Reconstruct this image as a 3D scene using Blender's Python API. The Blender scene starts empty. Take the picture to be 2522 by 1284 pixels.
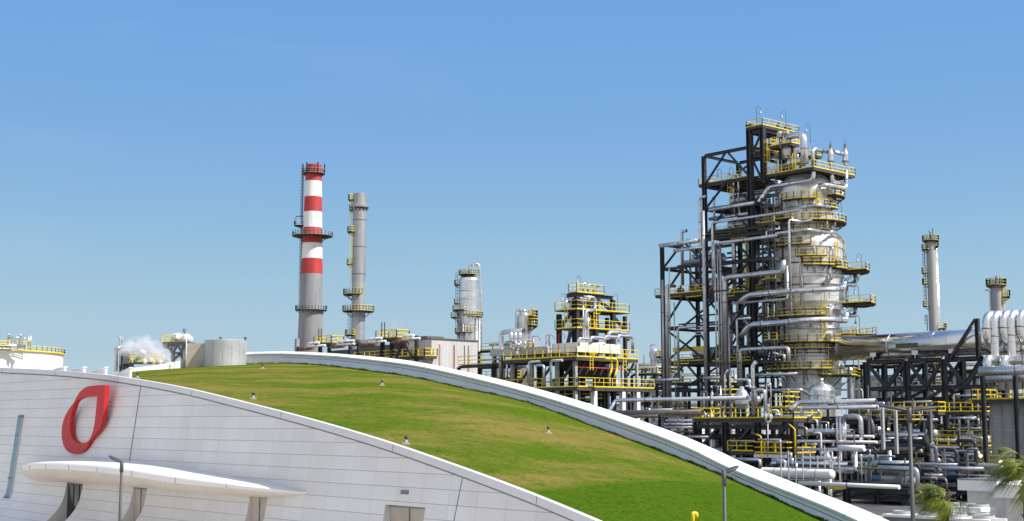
import bpy, math, random
from mathutils import Vector as V, Matrix
rnd = random.Random(7)
C = bpy.context.scene.collection
R = math.radians
# ------------------------------------------------------------------ camera
W0, H0, F = 2522, 1284, 3260.0
PITCH = math.atan((1040 - 642) / F)
EYE = V((0, 0, 7.5))
FH = V((-.7490, .6626, 0)).normalized()
RT = V((FH.y, -FH.x, 0))
UPW = V((0, 0, 1))
FWD = FH * math.cos(PITCH) + UPW * math.sin(PITCH)
UP = UPW * math.cos(PITCH) - FH * math.sin(PITCH)

def ray(px, py):
    return FWD + RT * ((px - 1261) / F) - UP * ((py - 642) / F)
def at(px, py, D):
    d = ray(px, py)
    return EYE + d * (D / d.dot(FH))
def onY(px, py, y):
    d = ray(px, py); return EYE + d * ((y - EYE.y) / d.y)
def onX(px, py, x):
    d = ray(px, py); return EYE + d * ((x - EYE.x) / d.x)
def onZ(px, py, z):
    d = ray(px, py); return EYE + d * ((z - EYE.z) / d.z)
def zat(py, D):
    return at(1261, py, D).z
EX, EY, EZ = V((1, 0, 0)), V((0, 1, 0)), V((0, 0, 1))
def slide(p, e, px=None, py=None):
    """the point on the line p + t e that the photograph shows in column px (or row py)"""
    q = p - EYE
    if px is not None:
        k = (px - 1261) / F; a = RT.dot(q) - k * FWD.dot(q); b = RT.dot(e) - k * FWD.dot(e)
    else:
        k = -(py - 642) / F; a = UP.dot(q) - k * FWD.dot(q); b = UP.dot(e) - k * FWD.dot(e)
    return p - e * (a / b)
def path(start, *steps):
    """a run of pipe along the plant's three axes"""
    p = at(*start) if len(start) == 3 and not isinstance(start, V) else V(start)
    pts = [p.copy()]
    for s in steps:
        if isinstance(s, tuple): p = at(*s)
        elif s[1] == ':': p = p + {'x': EX, 'y': EY, 'z': EZ}[s[0]] * float(s[2:])
        elif s[0] == 'z': p = slide(p, EZ, py=float(s[1:]))
        else: p = slide(p, EX if s[0] == 'x' else EY, px=float(s[1:]))
        pts.append(p.copy())
    return pts

# ------------------------------------------------------------------ materials
MATS = {}
def nodes(name):
    m = bpy.data.materials.new(name); m.use_nodes = True
    nt = m.node_tree; b = nt.nodes['Principled BSDF']
    return m, nt, b
def N(nt, t, **kw):
    n = nt.nodes.new(t)
    for k, v in kw.items():
        if hasattr(n, k): setattr(n, k, v)
        else: n.inputs[k].default_value = v
    return n
def rgba(c): return (c[0], c[1], c[2], 1)
def ramp(nt, fac, stops):
    r = nt.nodes.new('ShaderNodeValToRGB'); e = r.color_ramp.elements
    while len(e) < len(stops): e.new(.5)
    for i, (p, c) in enumerate(stops):
        e[i].position = p; e[i].color = rgba(c)
    nt.links.new(fac, r.inputs[0]); return r.outputs[0]
def mix(nt, f, a, b, mode='MIX'):
    m = nt.nodes.new('ShaderNodeMix'); m.data_type = 'RGBA'; m.blend_type = mode
    for sock, val in ((m.inputs[0], f), (m.inputs[6], a), (m.inputs[7], b)):
        if hasattr(val, 'node'): nt.links.new(val, sock)
        elif isinstance(val, (int, float)): sock.default_value = val
        else: sock.default_value = rgba(val)
    return m.outputs[2]
def simple(name, col, rough=.5, metal=0., var=.12, scale=1.5, dark=None, bump=0., streak=False):
    """painted / plain surfaces: two noises mottle the colour and the gloss"""
    m, nt, b = nodes(name); L = nt.links
    tc = N(nt, 'ShaderNodeTexCoord'); src = tc.outputs['Object']
    if streak:
        mp = N(nt, 'ShaderNodeMapping'); mp.inputs['Scale'].default_value = (1, 1, .12); L.new(src, mp.inputs[0]); src = mp.outputs[0]
    n = N(nt, 'ShaderNodeTexNoise', Scale=scale, Detail=5.0, Roughness=.65); L.new(src, n.inputs['Vector'])
    d = dark or tuple(c * (1 - 2.2 * var) for c in col)
    hi = tuple(min(1, c * (1 + var)) for c in col)
    L.new(ramp(nt, n.outputs[0], [(.28, d), (.52, col), (.78, hi)]), b.inputs['Base Color'])
    rr = N(nt, 'ShaderNodeMapRange'); rr.inputs[3].default_value = max(.05, rough - .12); rr.inputs[4].default_value = min(1, rough + .15)
    L.new(n.outputs[0], rr.inputs[0]); L.new(rr.outputs[0], b.inputs['Roughness'])
    b.inputs['Metallic'].default_value = metal
    if bump:
        bp = N(nt, 'ShaderNodeBump', Strength=bump, Distance=.05); L.new(n.outputs[0], bp.inputs['Height']); L.new(bp.outputs[0], b.inputs['Normal'])
    MATS[name] = m; return m
def cladding(name, col, rough, metal, bw, bh, dents=.25, dirt=.55, even=False):
    """aluminium sheet jacket: overlapping sheets (uv in metres), each a little different, softly dented"""
    m, nt, b = nodes(name); L = nt.links
    uv = N(nt, 'ShaderNodeUVMap'); tc = N(nt, 'ShaderNodeTexCoord')
    br = N(nt, 'ShaderNodeTexBrick', Scale=1.0); br.offset = .5
    br.inputs['Mortar Size'].default_value = .018; br.inputs['Mortar Smooth'].default_value = .3; br.inputs['Bias'].default_value = 0
    br.inputs['Brick Width'].default_value = bw; br.inputs['Row Height'].default_value = bh
    br.inputs['Color1'].default_value = rgba(tuple(c * .86 for c in col)); br.inputs['Color2'].default_value = rgba(tuple(min(1, c * 1.08) for c in col))
    br.inputs['Mortar'].default_value = rgba(tuple(c * .3 for c in col))
    L.new(uv.outputs[0], br.inputs['Vector'])
    n = N(nt, 'ShaderNodeTexNoise', Scale=.9, Detail=4.0, Roughness=.6); L.new(tc.outputs['Object'], n.inputs['Vector'])
    mp = N(nt, 'ShaderNodeMapping'); mp.inputs['Scale'].default_value = (1.6, 1.6, .15); L.new(tc.outputs['Object'], mp.inputs[0])
    n2 = N(nt, 'ShaderNodeTexNoise', Scale=1.0, Detail=4.0); L.new(mp.outputs[0], n2.inputs['Vector'])
    st = ramp(nt, n2.outputs[0], [(.36, (.70, .66, .6)), (.54, (1, 1, 1))])
    L.new(mix(nt, dirt, br.outputs[0], st, 'MULTIPLY'), b.inputs['Base Color'])
    rr = N(nt, 'ShaderNodeMapRange'); rr.inputs[3].default_value = rough if even else max(.08, rough - .12); rr.inputs[4].default_value = rough if even else rough + .18
    L.new(n.outputs[0], rr.inputs[0]); L.new(rr.outputs[0], b.inputs['Roughness'])
    b.inputs['Metallic'].default_value = metal
    if even: MATS[name] = m; return m
    bp = N(nt, 'ShaderNodeBump', Strength=dents, Distance=.06); L.new(n.outputs[0], bp.inputs['Height'])
    bp2 = N(nt, 'ShaderNodeBump', Strength=.35, Distance=.02); L.new(br.outputs['Fac'], bp2.inputs['Height']); bp2.invert = True
    L.new(bp.outputs[0], bp2.inputs['Normal']); L.new(bp2.outputs[0], b.inputs['Normal'])
    MATS[name] = m; return m

simple('black_steel', (.026, .028, .034), .5, 0, .2, .8)
simple('grey_steel', (.17, .175, .185), .5, .3, .15, .8)
simple('lamp_grey', (.06, .062, .066), .55, .1, .1, .8)
simple('pale_steel', (.42, .43, .43), .5, .1, .12, .8)
simple('yellow_paint', (.82, .60, .012), .45, 0, .1, 1.2)
simple('orange_paint', (.5, .12, .02), .5, 0, .15, 1.2)
simple('red_paint', (.52, .022, .026), .5, 0, .1, .8)
simple('logo_red', (.47, .010, .013), .5, 0, .04, .6)
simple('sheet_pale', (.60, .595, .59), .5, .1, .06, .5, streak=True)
simple('white_paint', (.78, .77, .75), .5, 0, .06, .5, streak=True)
simple('tank_white', (.8, .79, .77), .45, 0, .03, .12, streak=True)
simple('concrete', (.27, .272, .28), .85, 0, .17, .35, bump=.1, streak=True)
simple('stack_grey', (.36, .365, .37), .6, .15, .1, .35, streak=True)
simple('stack_red', (.46, .038, .034), .6, 0, .2, .4, streak=True)
simple('stack_white', (.78, .77, .755), .6, 0, .13, .4, streak=True)
simple('grating', (.07, .065, .06), .7, .2, .3, 2.0)
simple('rust_brown', (.16, .085, .05), .8, 0, .3, 1.5)
simple('dark_glass', (.012, .011, .012), .1, 0, .3, .8)
simple('blue_glass', (.20, .28, .33), .12, 0, .1, .6)
simple('beige_door', (.44, .39, .32), .55, 0, .1, .8)
simple('motor_blue', (.015, .06, .13), .45, 0, .15, 1.0)
simple('pump_green', (.03, .22, .14), .5, 0, .15, 1.0)
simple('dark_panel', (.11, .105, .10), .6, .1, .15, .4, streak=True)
simple('sign_green', (.085, .10, .008), .5, 0, .1, 2.0)
simple('trunk_brown', (.13, .07, .035), .9, 0, .35, 4.0, bump=.6)
cladding('clad', (.69, .70, .71), .32, .84, 2.2, 1.3, .08, .3)
cladding('clad_shell', (.70, .695, .69), .42, .5, 3.0, .9, .3)
cladding('clad_bright', (.76, .77, .78), .25, .87, 3.0, 2.6, .05, .22)
cladding('clad_big', (.70, .70, .70), .24, 1.0, 40., 11.0, .0, .05, True)
cladding('steel_stack', (.40, .41, .425), .42, .5, 30., 6.5, .1)
cladding('pipe_grey', (.48, .49, .51), .4, .65, 3.0, 2.0, .05, .3)
cladding('brown_pipe', (.26, .22, .185), .45, .6, 3.0, 3.0, .1)

# ------------------------------------------------------------------ mesh builder
ORG = {}
class MB:
    def __init__(s): s.v = []; s.f = []; s.sm = []; s.uv = []
    def face(s, idx, smooth=False, uv=None):
        s.f.append(tuple(idx)); s.sm.append(smooth); s.uv.append(uv)
    def box(s, x0, y0, z0, x1, y1, z1):
        o = len(s.v)
        s.v += [V((x, y, z)) for z in (z0, z1) for x, y in ((x0, y0), (x1, y0), (x1, y1), (x0, y1))]
        for q in ((3, 2, 1, 0), (4, 5, 6, 7), (0, 1, 5, 4), (1, 2, 6, 5), (2, 3, 7, 6), (3, 0, 4, 7)):
            s.face([o + i for i in q])
        return s
    def cbox(s, c, sx, sy, sz): return s.box(c[0]-sx/2, c[1]-sy/2, c[2]-sz/2, c[0]+sx/2, c[1]+sy/2, c[2]+sz/2)
    def beam(s, a, b, w, h=None):
        h = h or w; a = V(a); b = V(b); d = (b - a)
        if d.length < 1e-4: return s
        d.normalize(); ref = EZ if abs(d.z) < .9 else EX
        u = d.cross(ref).normalized() * (w / 2); n = u.cross(d).normalized() * (h / 2)
        o = len(s.v)
        for p in (a, b): s.v += [p - u - n, p + u - n, p + u + n, p - u + n]
        for q in ((0, 1, 2, 3), (7, 6, 5, 4), (0, 4, 5, 1), (1, 5, 6, 2), (2, 6, 7, 3), (3, 7, 4, 0)):
            s.face([o + i for i in q])
        return s
    def ibeam(s, a, b, w, h=None):
        """rolled H section: two flanges and a web"""
        h = h or w; a = V(a); b = V(b); d = (b - a).normalized(); ref = EZ if abs(d.z) < .9 else EX
        u = d.cross(ref).normalized(); n = u.cross(d).normalized(); t = max(.03, w * .12)
        for k in (-1, 1): s.beam(a + n * (k * (h - t) / 2), b + n * (k * (h - t) / 2), w, t)
        return s.beam(a, b, t, h - 2 * t)
    def tube(s, pts, r, n=10, bend=None, cap=True, taper=None):
        pts = [V(p) for p in pts]; bend = r * 2.6 if bend is None else bend
        out = [pts[0]]
        for i in range(1, len(pts) - 1):
            p = pts[i]; a = pts[i-1] - p; b = pts[i+1] - p
            if a.length < 1e-5 or b.length < 1e-5: continue
            ang = a.angle(b)
            if ang > 3.1: continue
            k = min(bend, a.length * .48, b.length * .48)
            a.normalize(); b.normalize(); A = p + a * k; B = p + b * k
            m = 5
            for j in range(m + 1):
                t = j / m
                out.append(A * (1-t)**2 + p * (2*t*(1-t)) + B * t*t)
        if len(pts) > 1: out.append(pts[-1])
        o = len(s.v); T = (out[1] - out[0]).normalized()
        ref = EZ if abs(T.z) < .9 else EX
        u = T.cross(ref).normalized(); L = 0; Ls = []
        for i, p in enumerate(out):
            if i: L += (p - out[i-1]).length
            Ls.append(L)
            Tn = (out[min(i+1, len(out)-1)] - out[max(i-1, 0)])
            if Tn.length < 1e-9: Tn = T
            Tn.normalize(); u = (u - Tn * u.dot(Tn)).normalized(); w = Tn.cross(u)
            rr = r if taper is None else r + (taper - r) * i / (len(out)-1)
            for k in range(n):
                a = 2*math.pi*k/n; s.v.append(p + u*(math.cos(a)*rr) + w*(math.sin(a)*rr))
        per = 2*math.pi*r
        for i in range(len(out)-1):
            for k in range(n):
                k2 = (k+1) % n
                s.face((o+i*n+k, o+i*n+k2, o+(i+1)*n+k2, o+(i+1)*n+k), True,
                       ((k/n*per, Ls[i]), ((k+1)/n*per, Ls[i]), ((k+1)/n*per, Ls[i+1]), (k/n*per, Ls[i+1])))
        if cap:
            s.face([o+k for k in range(n)][::-1]); e = o+(len(out)-1)*n; s.face([e+k for k in range(n)])
        return s
    def lathe(s, c, prof, n=32, axis='z', smooth=True, sharp=True):
        """prof: (radius, height) pairs round a vertical (or x / y) axis through c; rings doubled so that steps stay crisp"""
        c = V(c)
        def pt(r, a, h):
            if axis == 'z': return c + V((r*math.cos(a), r*math.sin(a), h))
            if axis == 'x': return c + V((h, r*math.cos(a), r*math.sin(a)))
            return c + V((r*math.sin(a), h, r*math.cos(a)))
        L = 0
        for i in range(len(prof)-1):
            (r0, h0), (r1, h1) = prof[i], prof[i+1]
            dl = math.hypot(r1-r0, h1-h0)
            o = len(s.v); rm = max(r0, r1, .01)
            for r, h in ((r0, h0), (r1, h1)):
                for k in range(n): s.v.append(pt(r, 2*math.pi*k/n, h))
            for k in range(n):
                k2 = (k+1) % n; u0 = k/n*2*math.pi*rm; u1 = (k+1)/n*2*math.pi*rm
                s.face((o+k, o+k2, o+n+k2, o+n+k), smooth, ((u0, L), (u1, L), (u1, L+dl), (u0, L+dl)))
            L += dl
        return s
    def prism(s, poly, d):
        """closed polygon (3-D points, planar) pushed along d"""
        o = len(s.v); n = len(poly); d = V(d)
        s.v += [V(p) for p in poly] + [V(p) + d for p in poly]
        s.face([o+i for i in range(n)][::-1]); s.face([o+n+i for i in range(n)])
        for i in range(n):
            j = (i+1) % n; s.face((o+i, o+j, o+n+j, o+n+i))
        return s
    def rail(s, pts, h=1.1, t=.075, step=1.6, toe=.16, closed=False):
        pts = [V(p) for p in pts]
        if closed: pts.append(pts[0])
        for a, b in zip(pts, pts[1:]):
            L = (b - a).length; k = max(1, round(L / step))
            for i in range(k + 1):
                p = a.lerp(b, i / k); s.beam(p, p + EZ * h, t)
            s.beam(a + EZ*h, b + EZ*h, t); s.beam(a + EZ*h*.52, b + EZ*h*.52, t*.8)
            if toe: s.beam(a + EZ*toe/2, b + EZ*toe/2, t*.5, toe)
        return s
    def build(s, name, mat, parent=None, weld=False):
        o3 = ORG.get(parent.name, V((0, 0, 0))) if parent else V((0, 0, 0))
        me = bpy.data.meshes.new(name)
        me.from_pydata([tuple(v - o3) for v in s.v], [], s.f)
        me.polygons.foreach_set('use_smooth', s.sm)
        if any(u is not None for u in s.uv):
            l = me.uv_layers.new(name='UVMap').data; i = 0; arr = []
            for f, u in zip(s.f, s.uv):
                for j in range(len(f)): arr += (u[j] if u else (0, 0))
            l.foreach_set('uv', arr)
        if mat: me.materials.append(MATS[mat] if isinstance(mat, str) else mat)
        me.update()
        ob = bpy.data.objects.new(name, me); C.objects.link(ob)
        if parent: ob.parent = parent; ORG[ob.name] = o3
        return ob
def tag(o, label, cat, group=None, kind=None):
    if label: o['label'] = label
    if cat: o['category'] = cat
    if group: o['group'] = group
    if kind or cat: o['kind'] = kind or 'thing'
    return o
def thing(name, label, cat, loc, group=None):
    o = bpy.data.objects.new(name, None); C.objects.link(o); o.location = loc; o.empty_display_size = .5
    ORG[o.name] = V(loc); return tag(o, label, cat, group)
def solo(mb, name, mat, label, cat, group=None):
    """a thing that is one mesh, with its origin at its own base"""
    lo = V((sum(v.x for v in mb.v)/len(mb.v), sum(v.y for v in mb.v)/len(mb.v), min(v.z for v in mb.v)))
    mb.v = [v - lo for v in mb.v]
    o = mb.build(name, mat); o.location = lo
    return tag(o, label, cat, group)
def copy_tree(o, parent=None):
    c = o.copy(); C.objects.link(c)
    if parent: c.parent = parent
    for ch in list(o.children): copy_tree(ch, c)
    return c

# ------------------------------------------------------------------ shared plant parts
def deck_part(parent, x0, y0, x1, y1, z, sides='xXyY', h=1.1, t=.075, name='platform', joists=True):
    """rectangular grating platform with joists under it; its yellow railing is a sub-part"""
    x0, x1 = min(x0, x1), max(x0, x1); y0, y1 = min(y0, y1), max(y0, y1)
    m = MB().box(x0, y0, z - .12, x1, y1, z)
    if joists:
        n = max(2, int((y1-y0)/1.6))
        for i in range(n+1):
            yy = y0 + .1 + (y1-y0-.2)*i/n; m.box(x0+.02, yy-.07, z-.42, x1-.02, yy+.07, z-.124)
        m.box(x0, y0+.19, z-.46, x0+.16, y1-.19, z-.13); m.box(x1-.16, y0+.19, z-.46, x1, y1-.19, z-.13)
    p = m.build(name, 'grating', parent)
    r = MB()
    for s in sides:
        a, b = {'x': ((x0, y0), (x0, y1)), 'X': ((x1, y0), (x1, y1)), 'y': ((x0, y0), (x1, y0)), 'Y': ((x0, y1), (x1, y1))}[s]
        r.rail([(a[0], a[1], z), (b[0], b[1], z)], h, t)
    if sides: r.build('railing', 'yellow_paint', p)
    return p
def ang(th): return R(-41.5 + th)      # 0 = towards the camera, 90 = to the right
def ring_part(parent, cx, cy, z, r0, r1, a0, a1, h=1.1, t=.075, rail='yellow_paint', name='platform', brackets=True, ends=True):
    m = MB(); n = max(3, int(abs(a1-a0)/12)); full = abs(a1-a0) >= 359
    def p(r, i, dz): a = ang(a0 + (a1-a0)*i/n); return V((cx + r*math.cos(a), cy + r*math.sin(a), z + dz))
    for i in range(n):
        o = len(m.v)
        m.v += [p(r0, i, 0), p(r1, i, 0), p(r1, i+1, 0), p(r0, i+1, 0), p(r0, i, -.16), p(r1, i, -.16), p(r1, i+1, -.16), p(r0, i+1, -.16)]
        for q in ((0, 1, 2, 3), (7, 6, 5, 4), (1, 5, 6, 2), (0, 3, 7, 4)): m.face([o+k for k in q])
        if brackets and i % 2 == 0:
            q = p(r0, i+.5, 0); w = p(r1-.1, i+.5, -.22)
            m.beam(q - EZ*.22, w, .12); m.beam(q - EZ*(.25 + min(1.6, (r1-r0)*.6)), q.lerp(w, min(1, 2.2/(r1-r0))), .1)
    d = m.build(name, 'grating', parent)
    pts = [p(r1-.05, i, 0) for i in range(n+1)]
    if not full and ends: pts = [p(r0+.05, 0, 0)] + pts + [p(r0+.05, n, 0)]
    MB().rail(pts, h, t, 1.6).build('railing', rail, d)
    return d
def ladder_part(parent, p, h, dirv, mat='yellow_paint', w=.5, t=.07, cage=True):
    """vertical ladder from p up h, with a hooped cage on the side dirv"""
    m = MB(); p = V(p); d = V(dirv).normalized(); s = d.cross(EZ).normalized() * w/2
    m.beam(p - s, p - s + EZ*h, t); m.beam(p + s, p + s + EZ*h, t)
    for i in range(int(h/.45)): m.beam(p - s + EZ*(.3+i*.45), p + s + EZ*(.3+i*.45), t*.7)
    if cage:
        for i in range(int((h-2)/1.1)+1):
            z = EZ*(2 + i*1.1); q = [p - s*1.3 + z, p - s*1.4 + d*.55 + z, p + s*1.4 + d*.55 + z, p + s*1.3 + z]
            for a, b in zip(q, q[1:]): m.beam(a, b, t*.7)
        for k in (-1.4, 1.4): m.beam(p + s*k + d*.55 + EZ*2, p + s*k + d*.55 + EZ*h, t*.6)
    return m.build('ladder', mat, parent)
LAMP = None
def hook_lamp(p, label, flip=0, h=2.6, group='gooseneck lamps on the plant platforms'):
    """slim pole bent over at the top with a small bell lamp hanging from it"""
    global LAMP
    if LAMP is None:
        LAMP = thing('gooseneck_lamp', label, 'lamp', (0, 0, 0), group)
        d = -RT
        pts = [V((0, 0, 0)), V((0, 0, 2.35)), d*.1 + EZ*2.6, d*.4 + EZ*2.66, d*.62 + EZ*2.5, d*.66 + EZ*2.0]
        MB().tube(pts, .045, 6, .15).build('pole', 'grey_steel', LAMP)
        MB().lathe(d*.66 + EZ*1.55, [(.0, .0), (.24, .02), (.21, .12), (.1, .3), (.06, .48), (.0, .5)], 12).build('lamp_shade', 'pale_steel', LAMP)
        o = LAMP
    else:
        o = copy_tree(LAMP); o['label'] = label
    o.location = p; o.rotation_euler.z = math.pi if flip else 0; o.scale = (1, 1, 1)
    return o
def pipe(name, label, r, pts, mat='clad', group=None, flange=True, n=12, bend=None):
    m = MB().tube(pts, r, n, bend)
    if not flange:
        return solo(m, name, mat, label, 'pipe', group)
    t = thing(name, label, 'pipe', min(pts, key=lambda q: q.z), group)
    m.build('pipe_run', mat, t)
    k = 0
    for a, b in zip(pts, pts[1:]):
        d = b - a; L = d.length
        if L > 6 * r and L > 3:
            d.normalize()
            for i in range(max(1, int(L / 7))):
                q = a + d * (L * (i + .5) / max(1, int(L / 7))); MB().tube([q - d*.07, q + d*.07], r * 1.1, n).build('strap_band', 'grey_steel', t)
    return t
# ------------------------------------------------------------------ render, world, sun, camera
sc = bpy.context.scene
sc.render.engine = 'CYCLES'
sc.view_settings.view_transform = 'Standard'; sc.view_settings.look = 'None'
EXPO = .6; sc.view_settings.exposure = EXPO; sc.view_settings.gamma = 1.0
sc.cycles.max_bounces = 6; sc.cycles.volume_bounces = 2; sc.cycles.use_denoising = True
AZ, EL = 114.0, 48.0
SUN = (RT * math.sin(R(AZ)) + FH * math.cos(R(AZ))) * math.cos(R(EL)) + EZ * math.sin(R(EL))
w = bpy.data.worlds.new('World'); sc.world = w; w.use_nodes = True
nt = w.node_tree; bg = nt.nodes['Background']
sky = nt.nodes.new('ShaderNodeTexSky'); sky.sky_type = 'NISHITA'; sky.sun_disc = False
sky.sun_elevation = R(EL); sky.sun_rotation = math.atan2(SUN.x, SUN.y)
sky.altitude = 0; sky.air_density = 1.25; sky.dust_density = .35; sky.ozone_density = 3.2
# the Nishita sky lights the place; near the horizon it is blended into the paler, hazier blue of the photograph
SKY_S = .15; bg.inputs[1].default_value = SKY_S
tc = nt.nodes.new('ShaderNodeTexCoord'); sx = nt.nodes.new('ShaderNodeSeparateXYZ'); nt.links.new(tc.outputs['Generated'], sx.inputs[0])
low = ramp(nt, sx.outputs['Z'], [(0, (.50, .64, .72)), (.073, (.405, .588, .712)), (.134, (.302, .524, .73)), (.164, (.262, .478, .735)), (.221, (.208, .422, .75)), (.305, (.172, .382, .745)), (.6, (.10, .25, .62))])
hc = nt.nodes.new('ShaderNodeTexNoise'); hm = nt.nodes.new('ShaderNodeMapping'); hm.inputs['Scale'].default_value = (2, 2, 9)
nt.links.new(tc.outputs['Generated'], hm.inputs[0]); nt.links.new(hm.outputs[0], hc.inputs[0]); hc.inputs['Scale'].default_value = 2.2; hc.inputs['Detail'].default_value = 6
cirrus = ramp(nt, hc.outputs[0], [(.56, (0, 0, 0)), (.85, (.09, .09, .09))])
low = mix(nt, cirrus, low, (.62, .70, .80))
sv = nt.nodes.new('ShaderNodeVectorMath'); sv.operation = 'SCALE'; sv.inputs['Scale'].default_value = 1 / SKY_S / 2**EXPO; nt.links.new(low, sv.inputs[0])
bl = ramp(nt, sx.outputs['Z'], [(.34, (0, 0, 0)), (.62, (1, 1, 1))])
whole = mix(nt, bl, sv.outputs[0], sky.outputs[0])
# unseen pale cloud added behind the viewer as neutral fill light
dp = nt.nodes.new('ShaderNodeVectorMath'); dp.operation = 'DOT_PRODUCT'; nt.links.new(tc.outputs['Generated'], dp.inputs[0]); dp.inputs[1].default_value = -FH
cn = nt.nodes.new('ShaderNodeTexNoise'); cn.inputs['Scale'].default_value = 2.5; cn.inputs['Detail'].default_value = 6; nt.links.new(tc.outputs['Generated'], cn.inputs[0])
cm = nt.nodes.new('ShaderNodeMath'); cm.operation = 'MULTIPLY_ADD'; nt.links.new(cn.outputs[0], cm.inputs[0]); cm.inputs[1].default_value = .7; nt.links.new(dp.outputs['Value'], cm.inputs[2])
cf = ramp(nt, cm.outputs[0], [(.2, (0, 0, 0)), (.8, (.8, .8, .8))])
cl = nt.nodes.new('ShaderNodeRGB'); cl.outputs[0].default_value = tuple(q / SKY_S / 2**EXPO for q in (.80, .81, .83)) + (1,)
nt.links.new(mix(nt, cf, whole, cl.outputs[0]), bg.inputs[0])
l = bpy.data.lights.new('sun', 'SUN'); l.energy = 4.1; l.angle = R(.53); l.color = (1, .955, .89)
lo = bpy.data.objects.new('sun', l); C.objects.link(lo); lo.rotation_euler = SUN.to_track_quat('Z', 'Y').to_euler()
cam = bpy.data.cameras.new('camera'); cam.sensor_width = 36; cam.lens = 36 * F / W0; cam.clip_end = 30000; cam.clip_start = .5
co = bpy.data.objects.new('camera', cam); C.objects.link(co); co.location = EYE
co.matrix_world = Matrix.Translation(EYE) @ Matrix((RT, UP, -FWD)).transposed().to_4x4()
sc.camera = co

# ------------------------------------------------------------------ ground
def ground_mat():
    m, nt, b = nodes('yard_ground'); L = nt.links
    tc = N(nt, 'ShaderNodeTexCoord')
    n = N(nt, 'ShaderNodeTexNoise', Scale=.04, Detail=8.0, Roughness=.7); L.new(tc.outputs['Object'], n.inputs['Vector'])
    L.new(ramp(nt, n.outputs[0], [(.3, (.20, .175, .15)), (.5, (.32, .285, .235)), (.7, (.42, .37, .30))]), b.inputs['Base Color'])
    b.inputs['Roughness'].default_value = .9
    return m
g = MB(); g.v = [V((-9000, -9000, 0)), V((9000, -9000, 0)), V((9000, 9000, 0)), V((-9000, 9000, 0))]; g.face((0, 1, 2, 3))
tag(g.build('ground', ground_mat()), 'bare sandy concrete yard under the whole plant', 'ground', kind='structure')

simple('paving', (.56, .51, .45), .85, 0, .08, .3, bump=.1)
simple('plant_paving', (.085, .075, .066), .9, 0, .3, .25)  # dark tone stands in for the plant's shade and cuts bounce from below
_c = [at(560, 1040, 190), at(1320, 1040, 118), at(2700, 1040, 104), at(3200, 1040, 300), at(1900, 1040, 700), at(560, 1040, 700)]
g = MB(); g.v = [V((p.x, p.y, .016)) for p in _c]; g.face(range(len(_c)))
tag(g.build('plant_yard', 'plant_paving'), 'dark paving under the process units, added to deepen the shade there', 'pavement', kind='structure')
# ------------------------------------------------------------------ the white visitor building
Y0 = 34.0
def sk(z):                       # how far the skirt of the front wall has swept forward at height z
    return .17 * max(0, 11.5 - z) + .33 * max(0, 3.3 - z)**2
def onW(px, py, off=0.):         # the front wall seen at a pixel
    z = 7.0
    for _ in range(25):
        p = onY(px, py, Y0 - sk(z) - off); z = .5*z + .5*p.z
    return p
EDGE = [(-260, 896), (0, 907), (120, 912.5), (240, 922), (322, 933), (450, 955.5), (578, 986), (757, 1032), (935, 1084), (1114, 1145), (1300, 1214), (1470, 1284), (1640, 1358), (1850, 1455)]
_e = [onW(*q) for q in EDGE]; EXZ = [(p.x, p.z) for p in _e]
def smooth(xs, ys, x):
    """monotone-ish cubic (Catmull-Rom) through the points"""
    n = len(xs)
    if x <= xs[0]: return ys[0] + (ys[1]-ys[0])/(xs[1]-xs[0])*(x-xs[0])
    if x >= xs[-1]: return ys[-1] + (ys[-1]-ys[-2])/(xs[-1]-xs[-2])*(x-xs[-1])
    i = max(k for k in range(n-1) if xs[k] <= x)
    h = xs[i+1]-xs[i]; t = (x-xs[i])/h
    d = lambda k: (ys[min(k+1, n-1)]-ys[max(k-1, 0)])/(xs[min(k+1, n-1)]-xs[max(k-1, 0)])
    return (2*t**3-3*t*t+1)*ys[i] + (t**3-2*t*t+t)*h*d(i) + (-2*t**3+3*t*t)*ys[i+1] + (t**3-t*t)*h*d(i+1)
def ztop(x): return smooth([a for a, b in EXZ], [b for a, b in EXZ], x)
XL, XR = EXZ[0][0] - 6, EXZ[-1][0] + 3.
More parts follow.
